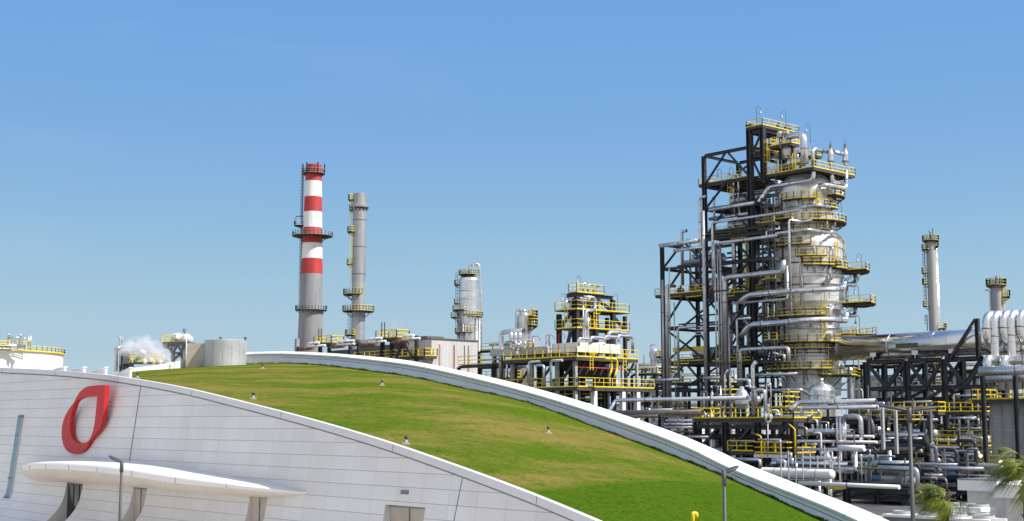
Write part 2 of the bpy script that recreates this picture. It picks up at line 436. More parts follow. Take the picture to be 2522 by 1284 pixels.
def tile_mat(name, col, bw, bh, mortar=.012, vary=.05, dirt=True):
    m, nt, b = nodes(name); L = nt.links
    uv = N(nt, 'ShaderNodeUVMap'); tc = N(nt, 'ShaderNodeTexCoord')
    br = N(nt, 'ShaderNodeTexBrick', Scale=1.0); br.offset = 0.
    br.inputs['Mortar Size'].default_value = mortar; br.inputs['Mortar Smooth'].default_value = .1
    br.inputs['Brick Width'].default_value = bw; br.inputs['Row Height'].default_value = bh
    br.inputs['Color1'].default_value = rgba(tuple(c*(1-vary) for c in col)); br.inputs['Color2'].default_value = rgba(tuple(min(1, c*(1+vary)) for c in col))
    br.inputs['Mortar'].default_value = rgba(tuple(c*.68 for c in col)); L.new(uv.outputs[0], br.inputs['Vector'])
    # the horizontal joints are wider than the upright ones
    br2 = N(nt, 'ShaderNodeTexBrick', Scale=1.0); br2.offset = 0.
    br2.inputs['Mortar Size'].default_value = mortar*1.7; br2.inputs['Mortar Smooth'].default_value = .1; br2.inputs['Brick Width'].default_value = 500.; br2.inputs['Row Height'].default_value = bh
    L.new(uv.outputs[0], br2.inputs['Vector'])
    c0 = mix(nt, br2.outputs['Fac'], br.outputs[0], tuple(c*.6 for c in col))
    mp = N(nt, 'ShaderNodeMapping'); mp.inputs['Scale'].default_value = (.35, .35, .12); L.new(tc.outputs['Object'], mp.inputs[0])
    n = N(nt, 'ShaderNodeTexNoise', Scale=1.0, Detail=5.0, Roughness=.6); L.new(mp.outputs[0], n.inputs['Vector'])
    L.new(mix(nt, .45, c0, ramp(nt, n.outputs[0], [(.30, (.80, .775, .73)), (.6, (1, 1, 1))]), 'MULTIPLY'), b.inputs['Base Color'])
    b.inputs['Roughness'].default_value = .42
    bp = N(nt, 'ShaderNodeBump', Strength=.5, Distance=.02); bp.invert = True
    L.new(br.outputs['Fac'], bp.inputs['Height']); L.new(bp.outputs[0], b.inputs['Normal'])
    MATS[name] = m; return m
tile_mat('wall_tile', (.72, .695, .675), 1.7, .59, .009, .035)
tile_mat('parapet_panel', (.70, .71, .71), 2.6, 3.0, .012, .02)
simple('coping_white', (.82, .81, .79), .45, 0, .03, .6)
simple('canopy_white', (.76, .745, .73), .4, 0, .03, .5)
simple('soffit_cream_bounce', (.70, .635, .54), .45, 0, .04, .4)  # beige paint and warm bounce light put together into one colour
simple('trim_pale', (.66, .64, .63), .45, 0, .03, .5)

g = MB(); g.v = [V((-140, -60, .012)), V((60, -60, .012)), V((60, Y0, .012)), V((-140, Y0, .012))]; g.face((0, 1, 2, 3))  # pale ground out of view, added to bounce warm light onto the wall
tag(g.build('forecourt', 'paving'), 'unseen pale forecourt before the white building, added to bounce light onto it', 'pavement', kind='structure')
bld = thing('visitor_building', 'long white tiled building with a curved turf roof sweeping down to the right', 'building', (-50, Y0, 0))
OPEN = []
for pl, pr, pt, mat in ((165, 205, 1189, 'dark_glass'), (329, 363, 1200, 'beige_door'), (616, 660, 1220, 'beige_door'), (949, 1048, 1243, 'beige_door')):
    a = onW(pl, pt); b_ = onW(pr, pt + (pr-pl)*.03); OPEN.append((a.x, b_.x, a.z, mat))
xs = set(); x = XL
while x < XR: xs.add(round(x, 3)); x += .55
for a, b_, zt, _ in OPEN: xs |= {a, b_}
xs = sorted(xs); keep = [xs[0]]; edges = {q for o in OPEN for q in o[:2]}
for x in xs[1:]:
    if x in edges or x - keep[-1] > .2: keep.append(x)
xs = keep
zs = sorted({i*.4 for i in range(0, 31)} | {i*.2 for i in range(0, 18)} | {o[2] for o in OPEN}); arc = [0.]
for a, b_ in zip(zs, zs[1:]): arc.append(arc[-1] + math.hypot(b_-a, sk(b_)-sk(a)))
def arcz(z):
    for i in range(len(zs)-1):
        if z <= zs[i+1]: return arc[i] + (arc[i+1]-arc[i])*(z-zs[i])/(zs[i+1]-zs[i])
    return arc[-1]
m = MB(); vid = {}
def wv(x, z):
    k = (round(x, 4), round(z, 4))
    if k not in vid: vid[k] = len(m.v); m.v.append(V((x, Y0 - sk(z), z)))
    return vid[k]
for x0, x1 in zip(xs, xs[1:]):
    t0, t1 = ztop(x0), ztop(x1)
    for za, zb in zip(zs, zs[1:]):
        if any(o[0]-1e-4 <= x0 and x1 <= o[1]+1e-4 and zb <= o[2]+1e-4 for o in OPEN): continue
        c = [(x0, min(za, t0)), (x1, min(za, t1)), (x1, min(zb, t1)), (x0, min(zb, t0))]
        u = []
        for q in c:
            if q not in u: u.append(q)
        if len(u) < 3 or (c[0] == c[3] and c[1] == c[2]): continue
        m.face([wv(*q) for q in u], True, [(q[0], arcz(q[1])) for q in u])
m.build('front_wall', 'wall_tile', bld)
for i, (a, b_, zt, mat) in enumerate(OPEN):
    deep = .25 if i == 3 else .06
    yd = Y0 - sk(zt) + deep
    d = MB().box(a, yd, 0, b_, yd + .1, zt).build('door', mat, bld)
    fr = MB()
    for xx in ((a+b_)/2,) if i != 0 else (a + (b_-a)*.38, a + (b_-a)*.72):
        fr.box(xx-.03, yd-.03, 0, xx+.03, yd-.002, zt)
    fr.box(a+.002, yd-.05, zt-.08, b_-.002, yd-.002, zt-.004); fr.build('door_frame', 'grey_steel' if i else 'black_steel', d)
    j = MB()
    for xx in (a, b_):
        n = 14; o = len(j.v)
        for k in range(n+1):
            z = zt*k/n; j.v += [V((xx, Y0 - sk(z), z)), V((xx, yd, z))]
        for k in range(n): j.face((o+2*k, o+2*k+1, o+2*k+3, o+2*k+2))
    o = len(j.v); j.v += [V((a, Y0-sk(zt), zt)), V((b_, Y0-sk(zt), zt)), V((b_, yd+.1, zt)), V((a, yd+.1, zt))]; j.face((o, o+1, o+2, o+3))
    j.build('door_reveal', 'trim_pale', bld)
# cap along the top edge of the front wall
m = MB(); n = 150; st = []
for i in range(n+1):
    x = XL + (XR-XL)*i/n; z = ztop(x)
    st.append([V((x, Y0-sk(z-.27)-.08, z-.27)), V((x, Y0-sk(z)-.08, z+.03)), V((x, Y0-sk(z)+.16, z+.035)), V((x, Y0-sk(z)+.16, z-.3)), V((x, Y0-sk(z-.27)+.0, z-.27))])
def loft(m, st, closed=True, smooth=True):
    o = len(m.v); k = len(st[0])
    for s_ in st: m.v += s_
    for i in range(len(st)-1):
        for j in range(k if closed else k-1):
            j2 = (j+1) % k; m.face((o+i*k+j, o+(i+1)*k+j, o+(i+1)*k+j2, o+i*k+j2), smooth)
loft(m, st, True, False); m.build('roof_edge_cap', 'trim_pale', bld)
gp = [[V((a[0].x, a[0].y + .06, a[0].z - .075)), V((a[0].x, a[0].y + .05, a[0].z - .003)), V((a[0].x, a[0].y + .2, a[0].z - .003)), V((a[0].x, a[0].y + .2, a[0].z - .075))] for a in st]
m = MB(); loft(m, gp, True, False); m.build('painted_shadow_gap', 'grey_steel', bld)  # dark strip stands in for the shadow line under the cap
for i in range(4, n, 14):
    a = st[i]; m = MB(); m.beam(a[0] - EY*.002, a[1] - EY*.002, .018); m.build('cap_joint', 'grey_steel', bld)
# expansion joints, slit window, vent grille
def strip(px0, py0, px1, py1, wpx, off, name, mat, thick=.05):
    a = onW(px0, py0); b_ = onW(px1, py1); ww = abs(onW(px0+wpx, py0).x - a.x); n = 16; st = []
    for i in range(n+1):
        t = i/n; z = a.z + (b_.z-a.z)*t; x = a.x + (b_.x-a.x)*t; y = Y0 - sk(z)
        st.append([V((x-ww/2, y+thick, z)), V((x-ww/2, y-off, z)), V((x+ww/2, y-off, z)), V((x+ww/2, y+thick, z))])
    mm = MB(); loft(mm, st, True, False); k = len(mm.v); mm.face((0, 1, 2, 3)); mm.face((k-1, k-2, k-3, k-4)); return mm.build(name, mat, bld)
for q in ((347, 951, 319, 1136), (1140, 1172, 1118, 1284)): strip(*q, 2.0, .006, 'expansion_joint', 'grey_steel')
s1 = strip(51, 1027, 17, 1226, 12.5, .03, 'slit_window', 'blue_glass')
for q in ((53, 1023, 52.5, 1028, 13, .06), (18, 1222, 17, 1227, 14, .06), (45, 1070, 44.5, 1073, 13, .045), (26.5, 1176, 26, 1179, 13, .045)): strip(*q, 'window_bar', 'grey_steel')
strip(57, 1028, 24, 1226, 2.2, .055, 'window_frame', 'pale_steel')
a = onW(998, 1209); MB().box(a.x-.25, a.y-.05, a.z-.14, a.x+.25, a.y+.2, a.z+.02).build('vent_grille', 'grey_steel', bld)
# entrance canopy: a long boat hull, wide and blunt at the left, running out to a point at the right
ca = onW(72, 1163); cb = onW(757, 1216); m = MB(); st = []; n = 90
cpx = [70, 90, 130, 200, 330, 420, 500, 580, 660, 757]; ctop = [1160, 1149, 1143, 1138.5, 1144, 1154, 1168, 1181, 1194, 1214]
cbot = [1176, 1184, 1187.5, 1190, 1199, 1207, 1214.5, 1221, 1226, 1218]; cw = [.06, 1.0, 1.75, 2.3, 2.5, 2.4, 2.05, 1.55, .95, .05]
for i in range(n+1):
    t = i/n; t = t**1.6 if t < .5 else t**1.6; px = 70 + (757-70)*t
    w_ = smooth(cpx, cw, px); pb = onW(px, smooth(cpx, cbot, px)); pt = onW(px, smooth(cpx, ctop, px), w_*.55)
    x = pb.x; zt = max(pb.z + .12, pt.z); zb = pb.z; yw = Y0 - sk(zb) + .4; yf = Y0 - sk(zb) - w_
    fz = .10 + .30*min(1, w_/2)
    hh = zt - zb; fz = min(fz, hh*.45)
    st.append([V((x, yw, zt+.02)), V((x, yf+.35*min(1, w_), zt)), V((x, yf+.06*min(1, w_), zt-.06*min(1, w_))), V((x, yf, zt-.13*min(1, w_))), V((x, yf+.02, zt-fz)), V((x, yf+w_*.18, zt-fz-(hh-fz)*.45)), V((x, yf+w_*.5, zt-fz-(hh-fz)*.8)), V((x, yf+w_*1.0, zb)), V((x, yw, zb))])
loft(m, [a[:5] for a in st], False, False); can = m.build('entrance_canopy', 'canopy_white', bld)
m = MB(); loft(m, [a[4:] for a in st], False, True); m.build('soffit', 'soffit_cream_bounce', can)
m = MB(); m.v = list(st[0]) + list(st[-1]); m.face(range(9)); m.face([17-i for i in range(9)]); m.build('end_cap', 'canopy_white', can)
for i in range(6, n-6, 9):
    s_ = st[i]; m = MB(); m.beam(s_[3] - EY*.006, s_[4] - EY*.006, .018); m.build('panel_joint', 'grey_steel', can)
for i in range(10, 86, 8):
    q = st[i][5].lerp(st[i][4], .35); MB().tube([q - EY*.035 - EZ*.02, q + EY*.1], .05, 8).build('downlight', 'trim_pale', can)

# ------------------------------------------------------------------ far parapet and turf roof
PAR = [(300, 910.5, 912, 917, 117), (380, 900, 902, 911, 120), (460, 886, 889, 906, 124), (530, 875, 880, 901, 127), (600, 868.5, 873.5, 897.5, 128), (700, 866, 872, 895, 125), (780, 868.5, 875.5, 899, 118.5), (850, 873, 880.5, 906, 112), (1000, 888, 898, 926, 100), (1130, 913, 924, 954, 93.5),
       (1300, 953, 967, 992, 87), (1480, 1006, 1023, 1057, 80), (1678, 1075, 1096, 1130, 71.5), (1820, 1139, 1163, 1189, 65.5), (2058, 1234, 1258, 1297, 56.5), (2200, 1300, 1327, 1368, 52), (2400, 1400, 1430, 1472, 46.5)]
nn = 130
def parcol(j, t): return smooth(list(range(len(PAR))), [q[j] for q in PAR], t)
BASE, LOW, TOP = [], [], []
for i in range(nn+1):
    t = (len(PAR)-1)*i/nn; px, pt, pl, pb, D = (parcol(j, t) for j in range(5))
    b0 = at(px, pb, D); BASE.append(b0); LOW.append(V((b0.x, b0.y, max(b0.z+.08, zat(pl, D))))); TOP.append((pt, D))
st = []; wall = MB(); uu = 0
OUT = []
for i in range(nn+1):
    d = (BASE[min(i+1, nn)] - BASE[max(i-1, 0)]); d.z = 0; d.normalize(); OUT.append(V((-d.y, d.x, 0)))   # away from the turf
    pass
_px = [q[0] for q in PAR]; _pt = [q[1] for q in PAR]; CROSS = []
for i in range(nn+1):
    o_ = OUT[i]; o_ = o_ if o_.dot(V((.8, .6, 0))) > 0 else -o_
    l0 = LOW[i]; l0_ = l0 - o_*.07; tp = l0 + o_*1.05
    for _ in range(3):
        q = tp - EYE; pxx = 1261 + F*RT.dot(q)/FWD.dot(q); tp.z = zat(smooth(_px, _pt, pxx), q.dot(FH))
    zt = tp.z
    if zt < l0.z + .05: zt = l0.z + .05
    st.append([l0_ + V((0, 0, -.05)), l0_ + V((0, 0, .05)), V((l0.x, l0.y, zt)) + o_*1.05, V((l0.x, l0.y, zt)) + o_*1.25, V((l0.x, l0.y, zt-.9)) + o_*1.25, l0 + o_*.3 - EZ*.05])
    if i: uu += (BASE[i]-BASE[i-1]).length
    CROSS.append(st[-1][:4])
    a, b_ = BASE[i] - EZ*.4, LOW[i] - EZ*.04
    wall.v += [a, b_, b_ + o_*.5, a + o_*.5]
    if i:
        q = 4*(i-1); du = (BASE[i]-BASE[i-1]).length
        wall.face((q, q+4, q+5, q+1), True, ((uu-du, 0), (uu, 0), (uu, 1), (uu-du, 1)))
        wall.face((q+1, q+5, q+6, q+2)); wall.face((q+3, q+2, q+6, q+7))
mm = MB(); loft(mm, st, True, False)
for i in range(5, nn, 5):
    c = CROSS[i]; jm = MB()
    for a, b_ in zip(c, c[1:]): jm.beam(a + EZ*.004, b_ + EZ*.004, .03, .012)
    jm.build('coping_joint', 'grey_steel', bld)
gl = MB(); gs = []
for i in range(nn+1):
    o_ = OUT[i]; o_ = o_ if o_.dot(V((.8, .6, 0))) > 0 else -o_; q = LOW[i] - EZ*(.12 + .22*min(1, (LOW[i].z-BASE[i].z)/.7)) - o_*.006; gs.append([q, q + EZ*.035, q + EZ*.035 + o_*.1, q + o_*.1])
loft(gl, gs[40:], True, False); gl.build('parapet_shadow_gap', 'grey_steel', bld)  # thin dark strip paints in the shade of the gap below the coping
wall.build('parapet_wall', 'parapet_panel', bld); mm.build('parapet_coping', 'coping_white', bld)
FRONT = []
xa, xb = onW(322, 936).x, XR - .5
for i in range(nn+1):
    x = xa + (xb-xa)*(i/nn); z = ztop(x); FRONT.append(V((x, Y0 - sk(z) + .14, z - .03)))
# pair front and back by walking both in step
def lawn_pt(i, v):
    p = FRONT[i].lerp(BASE[i], v); p.z += .35*4*v*(1-v)*min(1, i/25) + .10*math.sin(i*.31 + 5*v)*v*(1-v)*4*.35; return p
m = MB(); K = 36
for i in range(nn+1):
    for j in range(K+1): m.v.append(lawn_pt(i, j/K))
for i in range(nn):
    for j in range(K): a = i*(K+1)+j; m.face((a, a+K+1, a+K+2, a+1), True, ((i/nn, j/K), ((i+1)/nn, j/K), ((i+1)/nn, (j+1)/K), (i/nn, (j+1)/K)))
def lawn_hit(px, py):
    best = None
    for i in range(0, nn+1):
        for j in range(0, K+1):
            p = lawn_pt(i, j/K); q = p - EYE; f = FWD.dot(q); x = 1261 + F*RT.dot(q)/f; y = 642 - F*UP.dot(q)/f
            e = (x-px)**2 + (y-py)**2
            if best is None or e < best[0]: best = (e, p)
    return best[1]
def lawn_mat():
    mt, nt, b = nodes('turf'); L = nt.links; tc = N(nt, 'ShaderNodeTexCoord'); src = tc.outputs['Object']
    def noise(s, d, sc_=(1, 1, 1), r=.6, rot=0):
        mp = N(nt, 'ShaderNodeMapping'); mp.inputs['Scale'].default_value = sc_; mp.inputs['Rotation'].default_value = (0, 0, rot); L.new(src, mp.inputs[0])
        n = N(nt, 'ShaderNodeTexNoise', Scale=s, Detail=d, Roughness=r); L.new(mp.outputs[0], n.inputs['Vector']); return n.outputs[0]
    big = noise(.19, 6., (1, .5, 1), .68, R(-45)); fine = noise(5., 8., r=.85); mid = noise(.9, 6., r=.7)
    fresh = ramp(nt, fine, [(.3, (.038, .075, .003)), (.55, (.080, .138, .010)), (.75, (.145, .19, .028))])
    dry = ramp(nt, fine, [(.3, (.12, .105, .02)), (.55, (.215, .175, .048)), (.75, (.33, .27, .09))])
    f = N(nt, 'ShaderNodeMath', operation='ADD'); f.inputs[1].default_value = 0
    m2 = N(nt, 'ShaderNodeMath', operation='MULTIPLY_ADD'); L.new(mid, m2.inputs[0]); m2.inputs[1].default_value = .22; L.new(big, m2.inputs[2])
    fac = ramp(nt, m2.outputs[0], [(.53, (.05, .05, .05)), (.62, (.38, .38, .38)), (.74, (1, 1, 1))])
    # the newly laid strip of turf at the low end: greener, with a straight edge
    a, c = lawn_hit(1290, 1212), lawn_hit(1830, 1192); d = (c-a); nrm = V((-d.y, d.x, 0)).normalized(); nrm = nrm if nrm.dot(FH) < 0 else -nrm
    geo = N(nt, 'ShaderNodeNewGeometry'); dt = N(nt, 'ShaderNodeVectorMath', operation='DOT_PRODUCT'); L.new(geo.outputs['Position'], dt.inputs[0]); dt.inputs[1].default_value = nrm
    ad = N(nt, 'ShaderNodeMath', operation='MULTIPLY_ADD'); L.new(mid, ad.inputs[0]); ad.inputs[1].default_value = 1.1; L.new(dt.outputs['Value'], ad.inputs[2])
    mr = N(nt, 'ShaderNodeMapRange'); mr.inputs[1].default_value = nrm.dot(a) + .4; mr.inputs[2].default_value = nrm.dot(a) + 1.1; L.new(ad.outputs[0], mr.inputs[0])
    new = ramp(nt, fine, [(.3, (.03, .072, .002)), (.55, (.066, .122, .010)), (.75, (.12, .175, .03))])
    uvn = N(nt, 'ShaderNodeUVMap'); sp_ = N(nt, 'ShaderNodeSeparateXYZ'); L.new(uvn.outputs[0], sp_.inputs[0])
    ed = N(nt, 'ShaderNodeMath', operation='MULTIPLY_ADD'); L.new(mid, ed.inputs[0]); ed.inputs[1].default_value = .05; L.new(sp_.outputs['Y'], ed.inputs[2])
    lush = ramp(nt, ed.outputs[0], [(.985, (0, 0, 0)), (1.0, (.9, .9, .9))])
    old = mix(nt, lush, mix(nt, fac, fresh, dry), mix(nt, .35, fresh, (.02, .06, .004)))
    grain = noise(2.4, 9., (1, .7, 1), .82)
    L.new(mix(nt, .85, mix(nt, mr.outputs[0], old, new), ramp(nt, grain, [(.34, (.55, .58, .5)), (.5, (1, 1, 1)), (.66, (1, 1, 1))]), 'MULTIPLY'), b.inputs['Base Color'])
    b.inputs['Roughness'].default_value = .85; b.inputs['Specular IOR Level'].default_value = 0
    bp = N(nt, 'ShaderNodeBump', Strength=.9, Distance=.06); L.new(fine, bp.inputs['Height']); L.new(bp.outputs[0], b.inputs['Normal'])
    return mt
TURF = lawn_mat()
tag(m.build('lawn', TURF), 'mown turf with straw-coloured patches covering the curved roof', 'lawn', kind='structure')
# grass tufts: thick along the foot of the parapet, thin over the rest
m = MB()
def blade(p, h, wd):
    a = rnd.random()*6.28; d = V((math.cos(a), math.sin(a), 0)); o = len(m.v); le = V((rnd.uniform(-.5, .5), rnd.uniform(-.5, .5), 0))*h
    m.v += [p - d*wd, p + d*wd, p + le + EZ*h]; m.face((o, o+1, o+2))
for _ in range(16000):
    i = rnd.random()*(nn-1); k = int(i); v = 1 - abs(rnd.gauss(0, .012)) ; p = lawn_pt(k, v).lerp(lawn_pt(k+1, v), i-k)
    blade(p, rnd.uniform(.03, .13) * (.9 + .5*math.sin(i*2.3)*math.sin(i*.9+1)), .03)
for _ in range(5000):
    i = (1 - rnd.random()**1.5)*(nn-1); k = int(i); v = rnd.random(); p = lawn_pt(k, v).lerp(lawn_pt(k+1, v), i-k)
    blade(p, rnd.uniform(.02, .05), .02)
tag(m.build('grass', TURF), 'longer grass blades standing up from the roof turf and along the parapet', 'grass', kind='stuff')
# white flat roof behind the left part of the front wall
m = MB(); st = []; BD = BASE[0] - FRONT[0]; BD.z = 0; BD.normalize()
for i in range(30):
    x = XL + (xa-XL)*i/29; z = ztop(x); p = V((x, Y0+.1-sk(z), z-.3)); st.append([p, p + BD*9 - EZ*.2, p + BD*22 - EZ*.8, p + BD*40 - EZ*3, p + BD*40 - EZ*7])
loft(m, st, False, True); m.build('roof_sheet', 'coping_white', bld)

# ------------------------------------------------------------------ emblem on the wall
OUTL = [(868, 163), (800, 165), (742, 170), (712, 178), (682, 196), (655, 222), (634, 256), (618, 286), (608, 306), (590, 328), (566, 364), (543, 402), (524, 446), (511, 502), (506, 560), (510, 612), (520, 652), (536, 686), (556, 708), (582, 725), (610, 731), (642, 730), (672, 718), (700, 696), (722, 662), (736, 628), (752, 604), (790, 560), (818, 520), (836, 478), (848, 420), (854, 350), (860, 260)]
INNL = [(801, 257), (760, 257), (722, 258), (690, 262), (660, 272), (636, 287), (618, 306), (606, 340), (594, 380), (582, 425), (575, 470), (574, 515), (580, 556), (590, 590), (602, 612), (620, 630), (642, 641), (664, 643), (690, 641), (712, 634), (730, 622), (742, 600), (754, 570), (766, 535), (776, 490), (782, 440), (788, 390), (794, 320)]
fy = onW(205, 1030).y - .50
def zp(q): return onY(q[0]/3.343, 900 + q[1]/3.343, fy)
def resample(pts, n):
    pts = pts + [pts[0]]; L = [0]
    for a, b_ in zip(pts, pts[1:]): L.append(L[-1] + (b_-a).length)
    out = []
    for i in range(n):
        s_ = L[-1]*i/n; k = max(j for j in range(len(L)-1) if L[j] <= s_+1e-9); out.append(pts[k].lerp(pts[k+1], (s_-L[k])/(L[k+1]-L[k])))
    return out
NP = 120; po = resample([zp(q) for q in OUTL], NP); pi_ = resample([zp(q) for q in INNL], NP)
m = MB(); dy = V((0, .27, 0))
m.v = po + pi_ + [p + dy for p in po] + [p + dy for p in pi_]
for i in range(NP):
    j = (i+1) % NP
    m.face((i, NP+i, NP+j, j)); m.face((2*NP+i, 2*NP+j, 3*NP+j, 3*NP+i)); m.face((i, j, 2*NP+j, 2*NP+i)); m.face((NP+i, 3*NP+i, 3*NP+j, NP+j))
emb = solo(m, 'wall_emblem', 'logo_red', 'big red drop-shaped ring emblem standing off the white tiled wall', 'emblem')
ORG[emb.name] = emb.location.copy()
for q in ((560, 600), (640, 690), (690, 215), (820, 300), (820, 440)):
    p = zp(q); MB().tube([p + EY*.4, p + EY*1.5], .04, 6).build('wall_bracket', 'grey_steel', emb)
PK = .8
_pipe = pipe
def pipe(name, label, r, pts, *a, **k): return _pipe(name, label, r*PK, pts, *a, **k)
# ================================================================== the tall steel frame and the fat column
YF, YB, YM = 167.0, 176.0, 171.5
fx = lambda px, y=YF, py=640: onY(px, py, y).x
X0, X1, X2, X3 = fx(1631), fx(1738), fx(1853), fx(1880, YF, 400)
ZF = lambda py, px=1738: onY(px, py, YF).z
frame = thing('steel_tower_frame', 'tall black braced steel frame rising in two steps left of the fat column', 'steel frame', ((X0+X3)/2, (YF+YB)/2, 0))
Z_A, Z_TOP, Z_MID = ZF(602, 1631), ZF(384), ZF(319, 1853)
def post(x, y, z1, w, z0=0, parent=None): MB().ibeam((x, y, z0), (x, y, z1), w, w).build('post', 'black_steel', parent or frame)
for y in (YF, YB):
    post(X0, y, Z_A, .55); post(X1, y, Z_TOP, .6); post(X2, y, Z_MID + (.9 if y == YF else 0), .85 if y == YF else .6)
    post((X0+X1)/2, YB if y == YF else YB + 8, Z_A - 1, .4)
    if y == YF: post(X3, y, Z_MID-.2, .75, ZF(470)); 
post(X3, YB-2.0, Z_MID-.2, .5, ZF(470)); post(X2, YB + 8, ZF(500), .5); post(X1, YB + 8, ZF(500), .5); post(X0, YB + 8, ZF(640), .5)
levL = [ZF(q, 1631) for q in (604, 664, 733, 810, 898)] + [ZF(960), 3.2]
levR = [ZF(q) for q in (384, 457, 517, 585, 655, 733, 810, 898)] + [ZF(960), 3.2]
def bm(a, b, w=.4, h=None): MB().ibeam(a, b, w, h or w*1.2).build('beam', 'black_steel', frame)
def br(a, b, w=.32): MB().beam(a, b, w, w*.8).build('brace', 'black_steel', frame)
for y in (YF, YB):
    for z in levL: bm((X0+.3, y, z), (X1-.3, y, z))
    for z in levR: bm((X1+.3, y, z), (X2-.4, y, z), .42)
for x, lv in ((X0, levL), (X1, levR), (X2, levR)):
    for z in lv: bm((x, YF+.3, z), (x, YB-.3, z), .36)
def kbr(xa, xb, y, z0, z1, kind):
    xm = (xa+xb)/2
    if kind == 'A':  br((xa+.2, y, z0+.2), (xm-.3, y, z1-.2)); br((xb-.2, y, z0+.2), (xm+.3, y, z1-.2))
    elif kind == 'V': br((xa+.2, y, z1-.2), (xm-.3, y, z0+.2)); br((xb-.2, y, z1-.2), (xm+.3, y, z0+.2))
    elif kind == 'X': br((xa, y, z0), (xb, y, z1)); br((xa, y+.35, z1), (xb, y+.35, z0))
    elif kind == '/': br((xa, y, z0), (xb, y, z1))
for i, k in enumerate(('A', 'A', 'A', 'X', 'A')): kbr(X0, X1, YF+.02, levL[i+1], levL[i], k)
for i, k in enumerate(('A', 'A', 'A', 'A', 'X', 'V', 'A')): kbr(X1, X2, YF+.02, levR[i+1], levR[i], k)
for i in (1, 3): kbr(X0, X1, YB, levL[i+1], levL[i], 'V')
for i in (2, 4, 6): kbr(X1, X2, YB, levR[i+1], levR[i], 'X')
# head of the narrow tower on the right of the frame
zk = [Z_MID - .5, ZF(385, 1853), ZF(455, 1853)]
for z in zk[:2]:
    bm((X2+.4, YF, z), (X3-.4, YF, z), .4); bm((X2, YF+.4, z), (X2, YB-2, z), .36); bm((X3, YF+.4, z), (X3, YB-2.3, z), .36)
br((X2+.2, YF+.02, zk[1]), (X3-.1, YF+.02, zk[0])); br((X2+.2, YF+.02, zk[1]), (X3-.1, YF+.02, zk[2])); br((X2, YF+.3, zk[1]), (X2, YB-2, zk[0])); br((X3, YF+.3, zk[2]), (X3, YB-2.2, zk[1]))
deck_part(frame, X2-.3, YF-.4, X3+.3, YB+.2, Z_MID + .35)
deck_part(frame, X2+.45, YF+.5, X3+.3, YB, zk[1] + .8, 'XYy')
deck_part(frame, X1-1.6, YF+.4, X2-.5, YB+1, levR[1] + .4, 'xyY')
deck_part(frame, X1+.4, YF+.4, X2-.5, YB+8, levR[3] + .4, 'y')
deck_part(frame, X0-1.4, YF-.4, X1-.4, YB+1, levL[2] + .4, 'xy')
deck_part(frame, X0+.4, YF+.4, X1-.4, YB+8, levL[4] + .4, 'y')
deck_part(frame, X1+.4, YF+.4, X2-.5, YB+8, levR[5] + .4, 'y'); deck_part(frame, X1+.4, YF+.4, X2-.5, YB+8, levR[7] + .4, 'y')
deck_part(frame, X1+.4, YF+1.4, X2-.5, YB+1, levR[2] + .4, '')
deck_part(frame, X2+.5, YF+1, X3+1.6, YB+4, levR[3] + .2, 'y'); deck_part(frame, X2+.5, YF+.2, X3+1.2, YB, levR[5] + .2, 'yX')
ladder_part(frame, (X2-1.6, YF+.6, levR[5]+.5), levR[3]-levR[5], -EY); ladder_part(frame, (X1+5.2, YF+.6, levR[2]), levR[1]-levR[2]+1.2, -EY)
ladder_part(frame, (X3+.75, YF+2.2, zk[2]+.3), zk[0]-zk[2]-1.5, EX)
# things standing on the levels of the frame
def drum(name, label, c, r, L, axis='x', mat='clad', cat='vessel', group=None, saddle='grey_steel', loc=None):
    """horizontal vessel with dished ends on two saddles"""
    t = thing(name, label, cat, (c[0], c[1], c[2]-r), group)
    pr = [(0.01, -L/2-r*.5), (r*.5, -L/2-r*.42), (r*.85, -L/2-r*.22), (r, -L/2), (r, L/2), (r*.85, L/2+r*.22), (r*.5, L/2+r*.42), (.01, L/2+r*.5)]
    MB().lathe(c, pr, 24, axis).build('shell', mat, t)
    for k in (-.3, .3):
        q = V(c) + (EX if axis == 'x' else EY) * (L*k)
        b = MB().cbox(q - EZ*(r*.95), .3 if axis == 'x' else r*1.5, r*1.5 if axis == 'x' else .3, r*.9); b.build('saddle', saddle, t)
        MB().lathe(q, [(r*1.03, -.06), (r*1.03, .06)], 24, axis).build('band', saddle, t)
    MB().tube([V(c)+EZ*r*.8, V(c)+EZ*(r+.5)], r*.25, 10).build('nozzle', mat, t)
    return t
drum('overhead_drum', 'long silver drum lying on the upper deck of the tall frame', ((X1+X2)/2, YM+1, levR[2]+1.9), 1.0, 6.5)
drum('overhead_drum', 'silver exchanger lying on the frame level just above the step in the frame', ((X1+X2)/2+.5, YM, levR[3]+2.2), .95, 7, group=None)
drum('reflux_drum', 'silver drum on the lowest railed level of the tall black frame', ((X1+X2)/2, YM, levR[7]+2.0), 1.1, 6)
drum('reflux_drum', 'silver drum on the middle level of the lower left frame', ((X0+X1)/2+1, YM, levL[2]+2.0), 1.1, 5)
drum('heat_exchanger', 'dull silver exchanger under the top beam of the lower left frame', ((X0+X1)/2, YM+2, levL[1]+1.8), .9, 6)
drum('heat_exchanger', 'silver exchanger on the bottom platform of the lower left frame', ((X0+X1)/2, YM+1, levL[4]+1.9), .9, 5)
drum('heat_exchanger', 'silver exchanger end seen between the braces in the middle of the tall frame', ((X1+X2)/2+2, YM+3, levR[5]+2.1), 1.1, 5, 'y')
